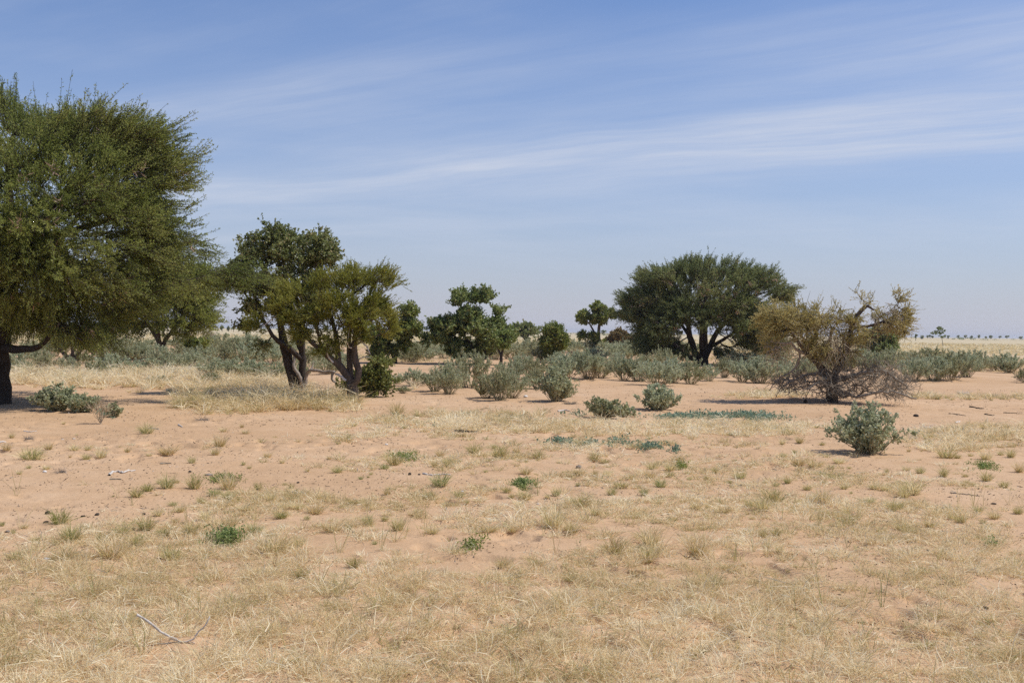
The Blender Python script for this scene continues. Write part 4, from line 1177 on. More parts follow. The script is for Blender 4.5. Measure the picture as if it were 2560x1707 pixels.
own_shrub((2170, 1132), 112, 128, 'big leafy grey-green shrub, the nearest one, alone on sand before the half-dead thorn tree', 801, nstem=60, nleaf=6500, leafL=.050, leafW=.034, bare=.05)
own_shrub((1388, 1003), 56, 88, 'dense darker grey-green shrub in the centre standing out before the belt', 802, nstem=60, nleaf=4200, bare=.12)
own_shrub((1645, 1024), 62, 66, 'compact grey-green shrub alone on the sand below the spreading acacia', 803, nleaf=3600)
own_shrub((1505, 1046), 58, 54, 'straggly low grey-green shrub growing out of the straw grass', 804, nstem=34, nleaf=2200, lean=1.1)
own_shrub((1560, 1040), 34, 30, 'tiny side shoot of a grey-green plant between the straggly shrub and the compact one', 805, nstem=16, nleaf=700, lean=1.1)
own_shrub((140, 1026), 66, 64, 'spreading grey-green shrub in the shade of the huge acacia', 806, nstem=60, nleaf=4200, leafL=.06)
own_shrub((205, 1030), 50, 46, 'lower grey-green shrub behind the pale dry stalks', 807, nstem=44, nleaf=2400, leafL=.06)
own_shrub((285, 1042), 26, 34, 'small dark grey-green plant right of the pale dry stalks', 808, nstem=22, nleaf=800, leafL=.06)
own_shrub((1420, 992), 30, 26, 'low grey-green plant spreading over the sand right of the denser central shrub', 809, nstem=20, nleaf=600, lean=1.2)


# ------------------------------------------------------------------ creeping vines and fresh herbs
def mat_plant(name, label, cat, ells, n, leafL, mat, h, seed, group=None):
    R = np.random.default_rng(seed)
    c = ells[0]
    o0 = ground_pt(c[0], c[1])
    bag = Bag()
    for cx, cy, rx, ry, w in ells:
        m = int(n * w)
        a = R.uniform(0, 2 * np.pi, m); q = np.abs(R.normal(0, .62, m))
        px, py = cx + np.cos(a) * q * rx, cy + np.sin(a) * q * ry
        d = np.stack([ray(x, y) for x, y in zip(px, py)])
        t = CAM[2] / -d[:, 2]
        x, y = d[:, 0] * t, t
        g = height(x, y)
        keep = vnoise(x * 3 + seed, y * 2.2) * .6 + vnoise(x * 9, y * 7 + seed) * .5 > .36 + .30 * R.random(m)
        x, y, g = x[keep], y[keep], g[keep]
        P = np.stack([x, y, g], -1) - o0
        lift = R.random(len(P)) * h * (.3 + 1.0 * vnoise(x * 2.2 + 7, y * 1.8))
        Q = P + np.stack([np.zeros_like(lift), np.zeros_like(lift), lift], -1)
        prisms(bag, P - [0, 0, .01], Q, .003, .002, .3)
        k = 3
        PP = np.repeat(Q, k, 0) + R.normal(0, .02, (len(Q) * 3, 3))
        D = nrm(nrm(R.normal(0, 1, PP.shape)) + [0, 0, .5])
        leaves(bag, PP, D, leafL * R.uniform(.6, 1.3, len(PP)), leafL * .75 * R.uniform(.6, 1.2, len(PP)), np.clip(R.normal(.5, .2, len(PP)), 0, 1), .2, True, .1, R=R)
    root = empty(name, o0, label, cat, group)
    bag.build('foliage', M[mat], root)


mat_plant('creeping_vine', 'long dark blue-green creeping vine along the sand this side of the half-dead thorn tree', 'vine',
          [(1780, 1046, 130, 7, .8), (1700, 1048, 60, 5, .2), (1900, 1052, 70, 7, .25), (1860, 1042, 70, 4, .2)], 1700, .045, 'vine', .10, 901)
mat_plant('creeping_vine', 'blue-green creeping vine broken into patches in the straw grass of the centre', 'vine',
          [(1550, 1108, 50, 10, .35), (1400, 1110, 45, 6, .2), (1470, 1115, 50, 7, .12), (1620, 1122, 55, 7, .2), (1690, 1130, 20, 5, .05)], 900, .040, 'vine', .07, 902)
mat_plant('creeping_vine', 'sparse green creeping plant woven through the far strip of straw grass', 'vine',
          [(1280, 1048, 70, 6, .3), (1160, 1044, 50, 6, .15), (1090, 1066, 20, 4, .06), (1440, 1042, 50, 8, .2), (1000, 1045, 40, 5, .08), (1325, 1080, 12, 3, .04)], 600, .036, 'vine', .07, 903)
mat_plant('creeping_vine', 'dark green creeping plant at the foot of the small plant beside the dry stalks', 'vine', [(270, 1034, 22, 9, .5)], 600, .045, 'vine', .08, 904)
HERB = [(553, 1203, 46, 9, 'flat bright green herb mat right of the pale crooked stick'), (1303, 1214, 27, 10, 'round bright green herb cushion on the sand in the centre'), (570, 1362, 52, 18, 'broad green herb clump in the straw grass at left'),
        (1180, 1368, 32, 20, 'green herb clump sunk in dry grass in the centre'), (2455, 1170, 42, 11, 'green herb cushion on sand at the right'), (1012, 1147, 34, 10, 'green herb patch among olive tufts beside the pale long stick'),
        (1702, 1166, 30, 12, 'green herb patch between brown grass tufts'), (1455, 1374, 12, 6, 'tiny green herb in the dry grass of the lower centre'), (2480, 1360, 10, 5, 'tiny green herb hidden in pale grass at the right'), (390, 1680, 16, 8, 'small green herb close to the lower edge of the photo')]
for i, (px, py, rx, ry, lab) in enumerate(HERB):
    mat_plant('green_herb', lab, 'herb', [(px, py, rx, ry, 1.0)], 430 if rx > 20 else 110, .022, 'herb', .05 if ry < 14 else .10, 920 + i, 'fresh green herbs on the sand')


# ------------------------------------------------------------------ grass
def blade_arrays(P, D, L, w, bend, R):
    """curved grass blades: two stacked pieces each; returns vertices, quads, tris"""
    n = len(P)
    a, b = frames(D)
    ang = R.normal(0, .7, n)[:, None]
    side = (a * np.cos(ang) + b * np.sin(ang)) * (w * .5)[:, None]
    L = L[:, None]
    m = P + D * L * .5
    t = P + D * L * .92 + bend * L
    v = np.stack([P - side, P + side, m + side * .85 + bend * L * .22, m - side * .85 + bend * L * .22, t], 1).reshape(-1, 3)
    i = np.arange(n)[:, None] * 5
    return v, i + [[0, 1, 2, 3]], i + [[3, 2, 4]]


def tuft_blades(bag, C, rad, hgt, nb, w, tint, R, spread=.8, curl=.45, tj=.13, mat=0.0, up=.85):
    """C centres (n,3); every tuft gets nb blades"""
    n = len(C)
    r = np.repeat(rad, nb); h = np.repeat(hgt, nb)
    a = R.uniform(0, 2 * np.pi, n * nb)
    q = np.sqrt(R.random(n * nb))
    off = np.stack([np.cos(a) * q * r, np.sin(a) * q * r, np.zeros(n * nb)], -1)
    P = np.repeat(C, nb, 0) + off * .55
    P[:, 2] -= .008
    D = nrm(np.stack([np.cos(a) * q * spread, np.sin(a) * q * spread, np.ones(n * nb) * up], -1) + R.normal(0, .26, (n * nb, 3)))
    if mat > 0:
        fl = R.random(n * nb) < mat
        D[fl, 2] = np.abs(D[fl, 2]) * .18 + .05
        D = nrm(D)
        P[fl, 2] += R.random(fl.sum()) * .5 * h[fl]
    D[:, 2] = np.abs(D[:, 2])
    bend = R.normal(0, curl, (n * nb, 3))
    bend[:, 2] = -np.abs(bend[:, 2]) * .5
    L = h * R.uniform(.45, 1.15, n * nb)
    tt = np.repeat(tint, nb) + R.normal(0, tj, n * nb)
    hd = R.random(n * nb) < .12                  # bleached seed heads, paler and wider than the blades
    tt[hd] += .28
    tt = np.clip(tt, 0, 1)
    wid = np.repeat(w, nb) * R.uniform(.6, 1.2, n * nb) * np.where(hd, 1.7, 1.0)
    v, qd, tr = blade_arrays(P, D, L, wid, bend, R)
    bag.add(v, qd, tr, np.repeat(tt, 5))


# where the straw grows (photo pixels): centre, radii, density 0-1, height m, tint
FIELD = [
    (1280, 1640, 2400, 170, 1.0, .18, .60), (600, 1520, 900, 110, .95, .15, .60), (1900, 1520, 1000, 130, .85, .14, .60), (250, 1400, 420, 70, .8, .15, .60), (1100, 1440, 600, 70, .6, .14, .58), (1750, 1400, 400, 60, .65, .13, .56),
    (2350, 1420, 400, 70, .7, .13, .55), (600, 1390, 200, 40, .7, .15, .62), (1500, 1320, 260, 34, .55, .14, .56), (1950, 1320, 260, 50, .6, .13, .56), (1220, 1310, 120, 24, .7, .16, .58), (1000, 1270, 180, 25, .38, .12, .52), (2350, 1350, 260, 40, .5, .12, .52),
    (620, 1275, 140, 28, .45, .12, .58), (690, 1360, 90, 26, .8, .15, .6),
    (1150, 1235, 260, 22, 0.55, .10, .60), (1400, 1270, 260, 26, 0.58, .11, .58), (1700, 1270, 250, 26, 0.63, .12, .58), (1950, 1260, 220, 22, 0.63, .12, .54), (2250, 1285, 220, 26, 0.55, .11, .56), (700, 1245, 190, 22, 0.55, .11, .62), (420, 1330, 220, 24, 0.63, .12, .60),
    (1700, 1170, 260, 16, 0.43, .11, .6), (2200, 1200, 260, 20, 0.38, .10, .58), (1050, 1150, 220, 18, 0.43, .11, .6), (350, 1120, 240, 14, 0.35, .10, .62), (850, 1330, 160, 26, 0.63, .13, .6), (150, 1200, 160, 18, 0.29, .09, .6), (1500, 1195, 200, 14, 0.35, .10, .6),
    (1560, 1112, 140, 12, .7, .16, .62), (1400, 1116, 120, 10, .6, .15, .64), (1760, 1058, 180, 8, .6, .16, .6),
    (1500, 1230, 1100, 110, .40, .14, .6), (500, 1320, 700, 90, .42, .15, .62), (1700, 1180, 900, 60, .32, .13, .6), (2200, 1300, 500, 70, .4, .14, .58), (700, 1130, 800, 40, .22, .12, .62),
    # mid strips
    (1100, 1052, 260, 16, .85, .22, .74), (950, 1072, 220, 18, .7, .20, .72), (1300, 1066, 300, 17, .9, .22, .70), (1600, 1072, 320, 18, .85, .22, .70), (1850, 1078, 190, 18, .85, .22, .66), (1400, 1092, 320, 15, .6, .18, .62), (800, 1095, 160, 22, .45, .16, .66),
    (1780, 1110, 200, 14, .5, .16, .6), (2020, 1075, 80, 14, .6, .2, .66), (1050, 1090, 200, 12, .4, .15, .68), (1320, 1040, 260, 8, .6, .2, .55),
    (2420, 1105, 190, 26, .95, .24, .55), (2480, 1080, 180, 16, .8, .22, .72), (2330, 1085, 50, 12, .6, .2, .66), (2450, 996, 190, 6, .75, .16, .5), (2300, 990, 60, 6, .5, .16, .52),
    (1960, 988, 90, 9, .8, .2, .6), (1850, 992, 90, 8, .55, .18, .64), (1900, 1150, 200, 14, .3, .14, .6),
    # round the leaning tree
    (640, 1016, 230, 12, 1.0, .40, .52), (780, 1008, 120, 13, .9, .34, .6), (560, 1030, 150, 8, .8, .28, .6), (850, 1024, 70, 8, .7, .2, .66), (720, 985, 150, 12, .7, .3, .66), (860, 990, 40, 10, .6, .26, .66),
    (330, 946, 330, 12, .95, .36, .72), (560, 965, 230, 12, .85, .34, .70), (150, 955, 170, 14, .95, .38, .72), (350, 972, 260, 8, .6, .26, .66), (660, 968, 120, 10, .7, .3, .68), (450, 985, 200, 8, .5, .24, .5), (90, 1052, 70, 5, .35, .14, .62), (215, 1058, 40, 5, .3, .14, .5),
    (1000, 975, 50, 10, .5, .22, .66), (1020, 945, 40, 8, .5, .24, .6),
]


def field_at(px, py):
    dens = np.zeros_like(px); hh = np.zeros_like(px); tt = np.zeros_like(px); ww = np.full_like(px, 1e-6)
    for cx, cy, rx, ry, d, h, t in FIELD:
        q = ((px - cx) / rx) ** 2 + ((py - cy) / ry) ** 2
        e = d * sstep(1.65, .25, q)
        dens = 1 - (1 - dens) * (1 - e)
        hh += e * h; tt += e * t; ww += e
    return dens, hh / ww, tt / ww


def to_px(x, y, z):
    d = np.stack([x, y, z], -1) - CAM
    f = d @ fwd
    return PW / 2 + FPX * (d @ RT) / f, PH / 2 - FPX * (d @ UP) / f


def grass_fields():
    R = np.random.default_rng(77)
    bag = Bag()
    for y0, y1, per_m2, nb, kind in ((4.6, 8.6, 105, 44, 'tuft'), (8.6, 13, 85, 42, 'tuft'), (13, 19, 52, 38, 'tuft'), (19, 28, 34, 34, 'tuft'), (28, 46, 14, 40, 'tuft'),
                                     (4.6, 8.6, 200, 9, 'loose'), (8.6, 13, 120, 9, 'loose'), (13, 19, 55, 9, 'loose'), (19, 30, 26, 10, 'loose')):
        half = lambda y: .56 * y + 1.2
        area = (y1 - y0) * 2 * half(y1)
        n = int(area * per_m2)
        y = R.uniform(y0, y1, n); x = R.uniform(-1, 1, n) * half(y1)
        g = height(x, y)
        px, py = to_px(x, y, g)
        dn, hh, tt = field_at(np.clip(px, -150, PW + 150), np.clip(py, 0, 1660))
        clump = .30 * vnoise(x * 1.1 + 9, y * .9 + 3) + .35 * vnoise(x * 2.6 + 1, y * 2.2 + 8) + .35 * vnoise(x * 6.5 + 4, y * 5.5 + 2)
        keep = clump * 1.3 + R.normal(0, .10, n) < dn * 1.02 - .04
        hh = hh * (.62 + .38 * sstep(20, 28, y))
        if kind == 'tuft':
            keep &= R.random(n) < .30 + .7 * dn
        x, y, g, hh, tt, clump, dn = (q[keep] for q in (x, y, g, hh, tt, clump, dn))
        m = len(x)
        C = np.stack([x, y, g], -1)
        w = np.maximum(.0034, y * .00040)
        hue = tt - .04 + .40 * (vnoise(x * .9 + 70, y * .8 + 5) - .5) + R.normal(0, .15, m)
        if kind == 'tuft':
            size = np.exp(R.normal(-.14, .48, m))
            gr = R.random(m) < .07
            hue[gr] = R.uniform(.02, .28, gr.sum())
            tuft_blades(bag, C, .060 * size + .015, hh * np.minimum(size, 1.8) * 1.3, nb, w, hue, R, 1.0, .34, .15, .14, .9)
        else:
            tuft_blades(bag, C, np.full(m, .12), hh * R.uniform(.5, 1.2, m), nb, w, hue + .12, R, 1.2, .5, .16, .62, .6)
    # a few taller greenish stalks standing over the straw
    m = 170
    y = R.uniform(5.5, 13, m); x = R.uniform(-.48, .48, m) * y
    C = np.stack([x, y, height(x, y)], -1)
    tuft_blades(bag, C, np.full(m, .03), R.uniform(.20, .42, m), 7, np.full(m, .0042), R.uniform(.0, .30, m), R, .45, .14, .08, 0, 1.2)
    o = bag.build('grass', M['grass'])
    tag(o, kind='stuff')
    return o


grass_fields()


def far_grass():
    """straw cover of the plain beyond the shrubs and between them"""
    R = np.random.default_rng(78)
    bag = Bag()
    for y0, y1, n, h in ((62, 110, 5200, .30), (110, 190, 7500, .45), (190, 330, 6000, .5)):
        y = R.uniform(y0, y1, n); x = R.uniform(-.6, .6, n) * y
        k = vnoise(x / 9 + 3, y / 16 + 2) + .25 * R.random(n)
        keep = k > (.62 if y0 < 100 else .42)
        x, y = x[keep], y[keep]
        C = np.stack([x, y, height(x, y)], -1)
        m = len(x)
        tuft_blades(bag, C, R.uniform(.2, .5, m), h * R.uniform(.5, 1.2, m), 16, y * .00045, .46 + .4 * (vnoise(x / 20, y / 14) - .5) + R.normal(0, .08, m), R, .9, .3, .1, .15)
    tag(bag.build('plain_grass', M['grass']), kind='stuff')


far_grass()

# ---- single tufts on the bare sand (photo pixels: foot x, foot y, half width, hue: g green, o olive, s straw, b brown)
def read_tufts():
    A = """435,55,20,s 1005,120,35,o 80,150,25,s 525,133,15,s 220,295,75,o 330,230,30,s 45,235,50,s 510,235,40,s 600,232,20,o 690,285,45,s 590,297,30,o 480,283,15,s 1020,272,28,s 1150,262,60,s 870,245,25,s 1310,322,45,o 1470,265,50,s
1500,208,50,s 1530,107,25,s 1655,78,25,s 1680,120,40,s 1665,335,28,o 1705,358,18,o 1830,283,40,s 1930,322,25,s 2250,295,20,s 2310,385,40,o 2100,382,20,s 195,358,22,o 315,364,35,s 130,398,30,s 935,552,50,o 1010,512,50,g 1090,462,25,o
1140,494,50,o 1205,457,20,o 1330,495,50,o 1465,545,40,g 1560,500,60,s 1570,562,45,o 1765,502,30,g 1945,472,22,o 1995,494,28,o 775,550,12,g 1185,612,35,g 1380,595,40,o 1080,682,40,s 1200,725,45,s 1230,655,40,s 1400,712,70,s 1580,615,40,s
1700,645,70,s 1850,580,50,s 1940,635,70,s 2040,635,50,s 1920,700,55,g 2150,665,70,s 2100,708,25,o 405,735,55,g 15,750,30,g 170,765,40,s 480,855,60,o 90,803,25,o 245,858,35,o 690,843,40,g 840,805,55,o 995,780,60,g 1090,805,45,o 1130,822,30,g
1300,812,65,o 1460,742,25,s 1560,763,60,s 1730,790,75,o 1365,862,20,o 380,880,25,b 110,980,50,o 450,970,80,s 760,970,110,s 940,885,60,o 1170,975,80,o 1860,935,110,s 2040,890,80,s 2270,790,70,s"""
    B = """65,178,35,o 360,98,35,b 595,60,20,s 620,455,25,o 715,455,45,o 275,470,35,g 340,445,60,o 115,542,18,g 165,530,15,g 185,510,18,o 660,385,50,s 1030,332,28,o 890,365,60,o 1065,402,60,o 1180,358,35,s 1330,400,40,o 1245,428,18,o
1780,432,40,o 1715,415,30,o 1610,510,45,s 1715,517,30,b 1800,520,40,s 1240,505,45,s 970,493,18,o 660,588,60,g 780,665,38,o 295,645,25,b 55,715,40,o 160,725,40,s 590,672,60,o 840,705,25,o 1145,670,30,o 1235,685,50,b 1390,668,25,s 1310,584,25,o
1115,630,40,o 1450,655,35,o 1600,588,15,g 1800,565,15,b 1895,600,50,o 2010,600,35,o 2165,594,45,g 1830,648,32,o 2050,652,28,g 1630,735,60,o 1520,740,25,o 2090,530,60,s 1200,735,35,s 1720,785,60,s 1790,780,20,o 2230,525,30,o 2285,420,45,s
2110,475,60,b 2230,480,45,b 1555,910,60,o 1430,870,100,s 980,900,120,s 600,910,60,s 370,890,60,b 160,850,45,o 30,890,40,o 280,825,30,o 520,800,50,b 210,985,28,g 1150,900,50,s 1860,1045,80,b 2100,995,100,s"""
    Cc = """660,310,30,s 780,302,45,b 940,315,25,o 1545,362,18,b 1635,360,10,b 1690,310,50,b 1885,408,35,o 1980,392,25,b 1810,405,45,o 2260,402,45,b 2190,385,25,b 2085,415,50,s 665,400,35,o 745,375,20,g 360,548,50,o 190,512,28,o 10,558,20,o 125,560,18,o
110,515,18,s 265,460,20,s 215,452,20,s 890,468,50,b 770,455,60,s 1000,480,28,s 1055,443,40,s 290,580,20,g 535,580,20,o 615,602,32,g 695,583,18,g 955,580,20,o 835,628,40,o 1090,622,30,o 1140,655,18,o 1130,480,18,o 1390,508,25,o 1525,492,30,s
1625,512,45,o 1790,535,40,o 1940,536,32,o 1945,580,22,o 1990,597,18,s 2090,565,45,o 2095,608,22,o 2210,612,35,o 2320,505,40,s 1300,622,40,s 1380,632,45,s 1560,660,80,b 1510,680,35,b 770,718,32,o 1270,720,45,o 440,750,55,o 520,770,50,b 600,720,60,o
250,790,60,s 415,800,25,b 140,755,22,b 50,765,60,s 950,725,60,s 1110,800,35,s 1490,765,35,o 1430,778,50,o 1605,738,30,s 1850,835,60,b 1910,855,50,o 2030,785,35,o 2145,830,45,s 2310,795,35,o 2065,862,25,o 530,955,45,o 620,950,45,o 640,1062,40,s
60,1085,100,s 450,832,20,s 1470,905,40,b 1690,892,45,b"""
    out = []
    for txt, ox, oy, k in ((A, 0, 1040, .3656), (B, 860, 1000, .3656), (Cc, 1720, 1000, .3571)):
        for w in txt.split():
            a, b, c, h = w.split(',')
            out.append((ox + float(a) * k, oy + float(b) * k, float(c) * k, h))
    out += [(753, 1444, 28, 'o'), (885, 1418, 16, 'o'), (1255, 1418, 22, 'b'), (1290, 1442, 18, 'b'), (1425, 1452, 16, 'o'), (1620, 1404, 24, 'b')]
    return out


MARKS = [('the bleached crooked stick', 305, 1183), ('the pale long stick', 1090, 1187), ('the white bone', 745, 1235), ('the forked dead branch', 440, 1590), ('the flat herb mat', 553, 1203),
         ('the round herb cushion', 1303, 1214), ('the broad green herb clump', 570, 1362), ('the sunken green herb clump', 1180, 1368), ('the nearest big shrub', 2170, 1132), ('the green herb cushion at right', 2455, 1170),
         ('the patchy blue-green vine', 1550, 1112), ('the herb between brown tufts', 1702, 1166), ('the grey stone', 1447, 1166), ('the black log', 1165, 1080), ('the farthest left dropping', 119, 1280),
         ('the lone dropping at right', 2484, 1254), ('the forked trunk', 885, 1010), ('the dry stalks', 252, 1060), ('the herb near the long stick', 1012, 1147)]


def build_tufts():
    R = np.random.default_rng(99)
    base = {'g': .22, 'o': .44, 's': .80, 'b': .64}
    words_ = {'g': 'fresh green', 'o': 'olive-green', 's': 'straw-pale', 'b': 'brownish'}
    protos = {}
    for h in 'gosb':
        protos[h] = []
        for k in range(3):
            b = Bag()
            m = 1
            tuft_blades(b, np.zeros((1, 3)), np.array([.5]), np.array([1.05]), 150, np.array([.026]), np.array([base[h]]), R, .95, .24, .18, .10, 1.15)
            if h in 'go':
                tuft_blades(b, np.zeros((1, 3)), np.array([.6]), np.array([1.0]), 60, np.array([.018]), np.array([.72]), R, 1.2, .35, .12, .25)
            else:
                tuft_blades(b, np.zeros((1, 3)), np.array([.35]), np.array([.6]), 50, np.array([.022]), np.array([.30]), R, .9, .25, .12)
            protos[h].append(b.mesh('grass_tuft', M['tuft']))
    rows = []
    for px, py, hw, h in read_tufts():
        mk = min(MARKS, key=lambda m: ((m[1] - px) / 1.0) ** 2 + ((m[2] - py) * 2.2) ** 2)
        dx, dy = px - mk[1], (py - mk[2]) * 2.2
        side = ('right of' if dx > 0 else 'left of') if abs(dx) > abs(dy) else ('in front of' if dy > 0 else 'behind')
        rows.append([px, py, hw, h, mk[0], side, math.hypot(dx, dy)])
    count = {}
    for px, py, hw, h, mk, side, d in sorted(rows, key=lambda r: r[-1]):
        key = (h, mk, side)
        j = count.get(key, 0)
        count[key] = j + 1
        o0 = ground_pt(px, py)
        s = o0[1] / FPX
        o = bpy.data.objects.new('grass_tuft', protos[h][int(R.integers(3))])
        COL.objects.link(o)
        o.location = o0
        k = hw * s * 1.7 * float(np.exp(R.normal(0, .22)))
        o.scale = (k * R.uniform(.85, 1.2), k, k * R.uniform(.7, 1.45))
        o.rotation_euler[2] = R.uniform(0, 6.28)
        near = 'nearest' if j == 0 else f'{ORD[j]} nearest'
        tag(o, f'{words_[h]} grass tuft, {near} such {side} {mk}', 'grass tuft', 'grass tufts on the bare sand')


build_tufts()


# ------------------------------------------------------------------ sticks, stones, droppings
def stick(name, label, pts, r0, mat, seed, cat='stick', lift=None, group=None, forks=()):
    """a lying branch; points are photo pixels on the ground (+ height above it)"""
    R = np.random.default_rng(seed)
    o0 = ground_pt(*max(pts, key=lambda p: p[1])[:2])
    b = Bag()

    def run(pl, ra, rb):
        P = []
        for px, py, z in pl:
            d = ray(px, py)
            g = ground_pt(px, py) if z == 0 else None
            if g is None:
                y = o0[1]
                g = at_depth(px, py, y)
                g[2] = max(g[2], float(height(g[0], g[1])))
            P.append(g - o0 + [0, 0, ra * .6])
        P, r = smooth_path(np.array(P), np.linspace(ra, rb, len(P)), .03)
        P[1:-1] += R.normal(0, ra * .30, P[1:-1].shape)
        tube(b, P, r * (1 + R.normal(0, .08, len(r))), 7, .5, .12, R)
    run(pts, r0, r0 * .45)
    for f in forks:
        run(f, r0 * .55, r0 * .2)
    o = b.build(name, M[mat], None, o0, True)
    return tag(o, label, cat, group)


# the forked dead branch in the near grass (its ends rise above the grass)
stick('dead_branch', 'pale grey dead branch bent like a bow, lying in the near dry grass',
      [(342, 1538, 1), (372, 1556, 1), (402, 1580, 1), (440, 1600, 1), (465, 1606, 1), (482, 1598, 1), (494, 1580, 1), (510, 1570, 1), (524, 1543, 1)], .0085, 'bark_white', 1, 'branch',
      forks=([(425, 1596, 1), (450, 1604, 1), (478, 1604, 1), (488, 1608, 1)], [(395, 1632, 1), (410, 1622, 1), (428, 1634, 1)]))
stick('stick', 'bleached crooked stick on bare sand at left', [(274, 1189, 0), (282, 1182, 0), (295, 1180, 0), (308, 1183, 0), (322, 1179, 0), (338, 1177, 0)], .017, 'bark_white', 2, group='bleached sticks')
stick('stick', 'long thin pale stick lying level on the sand in the middle', [(1058, 1185, 0), (1080, 1188, 0), (1100, 1187, 0), (1126, 1188, 0)], .014, 'bark_white', 3, group='bleached sticks')
stick('bone', 'short white bone-like stick lying among straw tufts', [(732, 1234, 0), (748, 1235, 0), (763, 1236, 0)], .021, 'bone', 4, 'bone')
stick('log', 'thin black log lying at the edge of the straw grass', [(1138, 1080, 0), (1160, 1080, 0), (1192, 1081, 0)], .035, 'bark_dark', 5, 'log')
for i, (pts, lab, m, r) in enumerate([
        ([(2425, 1017, 0), (2440, 1020, 0), (2460, 1022, 0)], 'dark curved stick on the sand farthest back at right', 'bark_dark', .02), ([(2462, 1036, 0), (2475, 1038, 0), (2483, 1039, 0)], 'short dark stick on the sand at right, middle of five', 'bark_dark', .017),
        ([(2372, 1034, 0), (2392, 1036, 0), (2415, 1040, 0)], 'thin dark stick on sand right of the dark round stone', 'bark_dark', .014), ([(2508, 1032, 0), (2530, 1033, 0), (2556, 1034, 0)], 'long dark stick reaching the right edge of the photo', 'bark_dark', .014),
        ([(2196, 1037, 0), (2210, 1038, 0), (2222, 1036, 0)], 'dark stick behind the top of the big leafy grey-green shrub', 'bark_dark', .017), ([(2388, 1057, 0), (2393, 1056, 0), (2400, 1054, 0)], 'tiny white stick on sand right of the wiry pale twigs', 'bone', .018),
        ([(60, 1078, 0), (75, 1080, 0), (92, 1078, 0)], 'pale thin stick near the left edge behind the dry twig tuft', 'bark_white', .012), ([(372, 1071, 0), (385, 1072, 0), (398, 1074, 0)], 'pale thin stick on sand behind an olive tuft', 'bark_white', .014),
        ([(446, 1062, 0), (452, 1066, 0), (456, 1068, 0)], 'short pale twig on the sand before the brush of dry twigs', 'bark_white', .014), ([(1395, 1029, 0), (1410, 1027, 0), (1425, 1028, 0)], 'pale stick at the back of the straw strip in the centre', 'bark_white', .02),
        ([(400, 1160, 0), (415, 1159, 0), (428, 1158, 0)], 'grey twig on sand right of the bleached crooked stick', 'dead', .012), ([(275, 1199, 0), (290, 1198, 0), (303, 1199, 0)], 'dark twig just below the bleached crooked stick', 'dead', .012),
        ([(2375, 1232, 0), (2410, 1236, 0), (2450, 1240, 0)], 'thin flattened grey twig on open sand at right', 'dead', .008), ([(0, 1106, 0), (8, 1105, 0), (15, 1106, 0)], 'white stick at the very left edge of the photo', 'bone', .014)]):
    stick('stick', lab, pts, r, m, 40 + i, group='loose sticks on the sand')


def lump(name, label, px, py, w, h, mat, seed, cat, group):
    R = np.random.default_rng(seed)
    o0 = ground_pt(px, py)
    s = o0[1] / FPX
    bpy_bm = Bag()
    nu, nv = 14, 9
    u = np.arange(nu) * 2 * np.pi / nu
    v = np.linspace(-np.pi / 2, np.pi / 2, nv)
    rows = []
    for b in v:
        rr = 1 + .22 * (vnoise(np.cos(u) * 1.7 + seed * 3.3 + b, np.sin(u) * 1.7 + b * 1.3) - .5) * 2
        rows.append(np.stack([np.cos(u) * np.cos(b) * rr * w * s, np.sin(u) * np.cos(b) * rr * w * s * .8, (np.sin(b) * rr * .9 + .55) * h * s * .6], -1))
    V = np.concatenate(rows)
    i = np.arange(nv - 1)[:, None] * nu
    k = np.arange(nu)[None]
    bpy_bm.add(V, quads=np.stack([i + k, i + (k + 1) % nu, i + nu + (k + 1) % nu, i + nu + k], -1).reshape(-1, 4))
    o = bpy_bm.build(name, M[mat], None, o0, True)
    o.rotation_euler[2] = R.uniform(0, 6.28)
    return tag(o, label, cat, group)


for i, (px, py, w, h, m, lab) in enumerate([
        (119, 1284, 7, 9, 'dung', 'dark round dropping farthest left on the open sand'), (115, 1306, 7, 5, 'dung', 'flat dark dropping below the farthest left one'), (243, 1287, 7, 6, 'dung', 'dark dropping on open sand right of the farthest left one'),
        (360, 1286, 5, 6, 'dung', 'small dark dropping behind the fresh green tuft'), (333, 1324, 5, 7, 'dung', 'dark pebble-like dropping left of the fresh green tuft'), (455, 1309, 6, 6, 'dung', 'dark dropping right of the fresh green tuft, before straw grass'),
        (208, 1291, 6, 4, 'dung', 'crumbled brown dropping between two dark ones'), (475, 1180, 5, 5, 'dung', 'dark dropping on the sand right of the bleached crooked stick'), (1237, 1224, 6, 5, 'dung', 'dark dropping beside the round green herb cushion'),
        (2484, 1260, 7, 4, 'dung', 'dark dropping alone in the open sand at right'), (2320, 1268, 5, 6, 'dung', 'grey dropping among straw tufts at right'), (2290, 1041, 8, 7, 'dung', 'dark rounded lump on sand behind the big leafy grey-green shrub'),
        (2013, 1006, 5, 9, 'dung', 'small black stump at the foot of the dead branches'), (2285, 1098, 6, 6, 'dung', 'brown lump close to the right of the big leafy grey-green shrub'), (1048, 1187, 4, 4, 'dung', 'dark dropping left of the pale long stick'),
        (1024, 1187, 5, 7, 'dung', 'dry tufted dark dropping second left of the pale long stick'), (1852, 1215, 4, 5, 'dung', 'small dark dropping below an olive tuft at right'), (745, 1207, 4, 4, 'dung', 'small dark dropping above the white bone-like stick'),
        (1390, 1188, 3, 3, 'dung', 'tiny dark dropping on sand below the grey stone'), (440, 1347, 5, 5, 'dung', 'small dark dropping at the edge of the near straw grass'), (2320, 1376, 6, 4, 'dung', 'dark dropping in a sandy gap of the near grass at right'),
        (2465, 1520, 7, 6, 'dung', 'dark dropping in the near dry grass at lower right')]):
    lump('dung_dropping', lab, px, py, w, h, m, 10 + i, 'dropping', 'dark droppings on the sand')
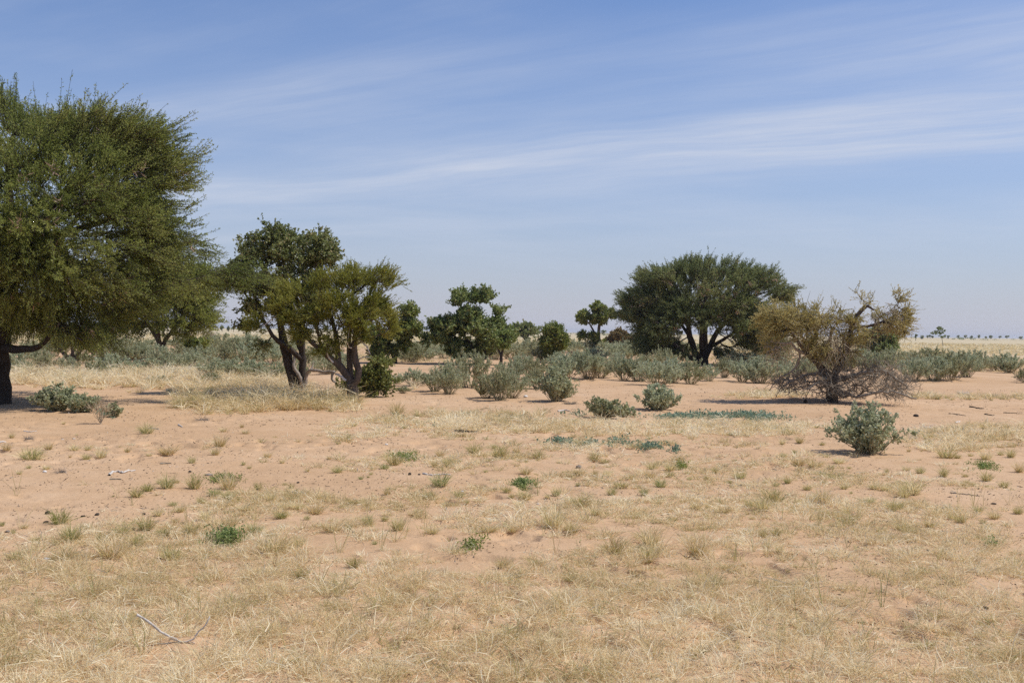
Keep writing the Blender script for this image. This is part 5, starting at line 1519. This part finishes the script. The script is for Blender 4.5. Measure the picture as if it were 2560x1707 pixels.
for i, (px, py, w, h, m, lab) in enumerate([
        (1447, 1170, 9, 9, 'rock', 'grey angular stone on the sand in the centre'), (112, 1180, 6, 5, 'bone', 'small whitish stone at left on the sand'), (522, 1188, 11, 5, 'bark_pale', 'flat pale clod right of the bleached crooked stick'),
        (156, 1099, 3, 2, 'bone', 'tiny white pebble at left on the sand, left one of two'), (185, 1097, 4, 2, 'bone', 'tiny flat white pebble at left on the sand, right one of two'), (658, 1240, 4, 4, 'bone', 'small white stone among straw tufts left of the bone-like stick'),
        (119, 1397, 9, 5, 'bone', 'whitish stone in the near straw grass at left'), (883, 1331, 5, 5, 'rock', 'small grey stone on sand before the near straw grass'), (966, 1112, 4, 4, 'bone', 'white pebble at the edge of the straw strip'),
        (1345, 1260, 4, 3, 'bone', 'white pebble below the round green herb cushion'), (20, 1330, 7, 6, 'rock', 'grey stone at the left edge of the photo'), (1156, 1230, 5, 5, 'bone', 'whitish stone right of an olive tuft in the centre'),
        (1314, 993, 6, 6, 'bone', 'whitish stone lying on sand left of the dense central shrub'), (2435, 1430, 14, 8, 'rock', 'flat grey stone in a sandy gap of the near grass at right')]):
    lump('stone', lab, px, py, w, h, m, 60 + i, 'stone', 'loose stones on the sand')


def litter():
    """crumbs of leaf, bark and straw strewn over the sand"""
    R = np.random.default_rng(55)
    bag = Bag()
    n = 34000
    y = 6.0 * np.exp(R.random(n) * math.log(42 / 6.0)); x = R.uniform(-.52, .52, n) * y
    k = vnoise(x * .6 + 2, y * .5 + 9) * .6 + vnoise(x * 2.4, y * 2.1 + 4) * .5
    keep = k > .52
    x, y = x[keep], y[keep]
    P = np.stack([x, y, height(x, y) + .006], -1)
    D = R.normal(0, 1, P.shape); D[:, 2] = np.abs(D[:, 2]) * .25
    leaves(bag, P, D, np.exp(R.normal(-3.75, .55, len(P))) * (y / 14) ** .4, R.uniform(.004, .014, len(P)) * (y / 14) ** .5, np.clip(R.normal(.42, .3, len(P)), 0, 1), .3, R=R)
    tag(bag.build('leaf_litter', M['litter']), kind='stuff')


M['litter'] = leaf_mat('dry_litter', [(0, (.07, .048, .034)), (.5, (.16, .11, .075)), (.8, (.30, .24, .18)), (1, (.55, .47, .38))], 0, .8, 0)
litter()


# ------------------------------------------------------------------ the air
def build_haze():
    b = Bag()
    X, Z0, Z1 = 5400.0, -4.0, 15.0
    V = [(sx * X, sy * X, z) for z in (Z0, Z1) for sx, sy in ((-1, -1), (1, -1), (1, 1), (-1, 1))]
    b.add(V, quads=[[0, 3, 2, 1], [4, 5, 6, 7], [0, 1, 5, 4], [1, 2, 6, 5], [2, 3, 7, 6], [3, 0, 4, 7]])
    m = bpy.data.materials.new('haze')
    m.use_nodes = True
    g = NT(m.node_tree)
    v = g.n('ShaderNodeVolumePrincipled', {'Color': (.80, .86, .95, 1), 'Density': .00015, 'Anisotropy': 0.2})
    o = g.n('ShaderNodeOutputMaterial')
    m.node_tree.links.new(v.outputs[0], o.inputs['Volume'])
    tag(b.build('haze', m), kind='stuff')


build_haze()
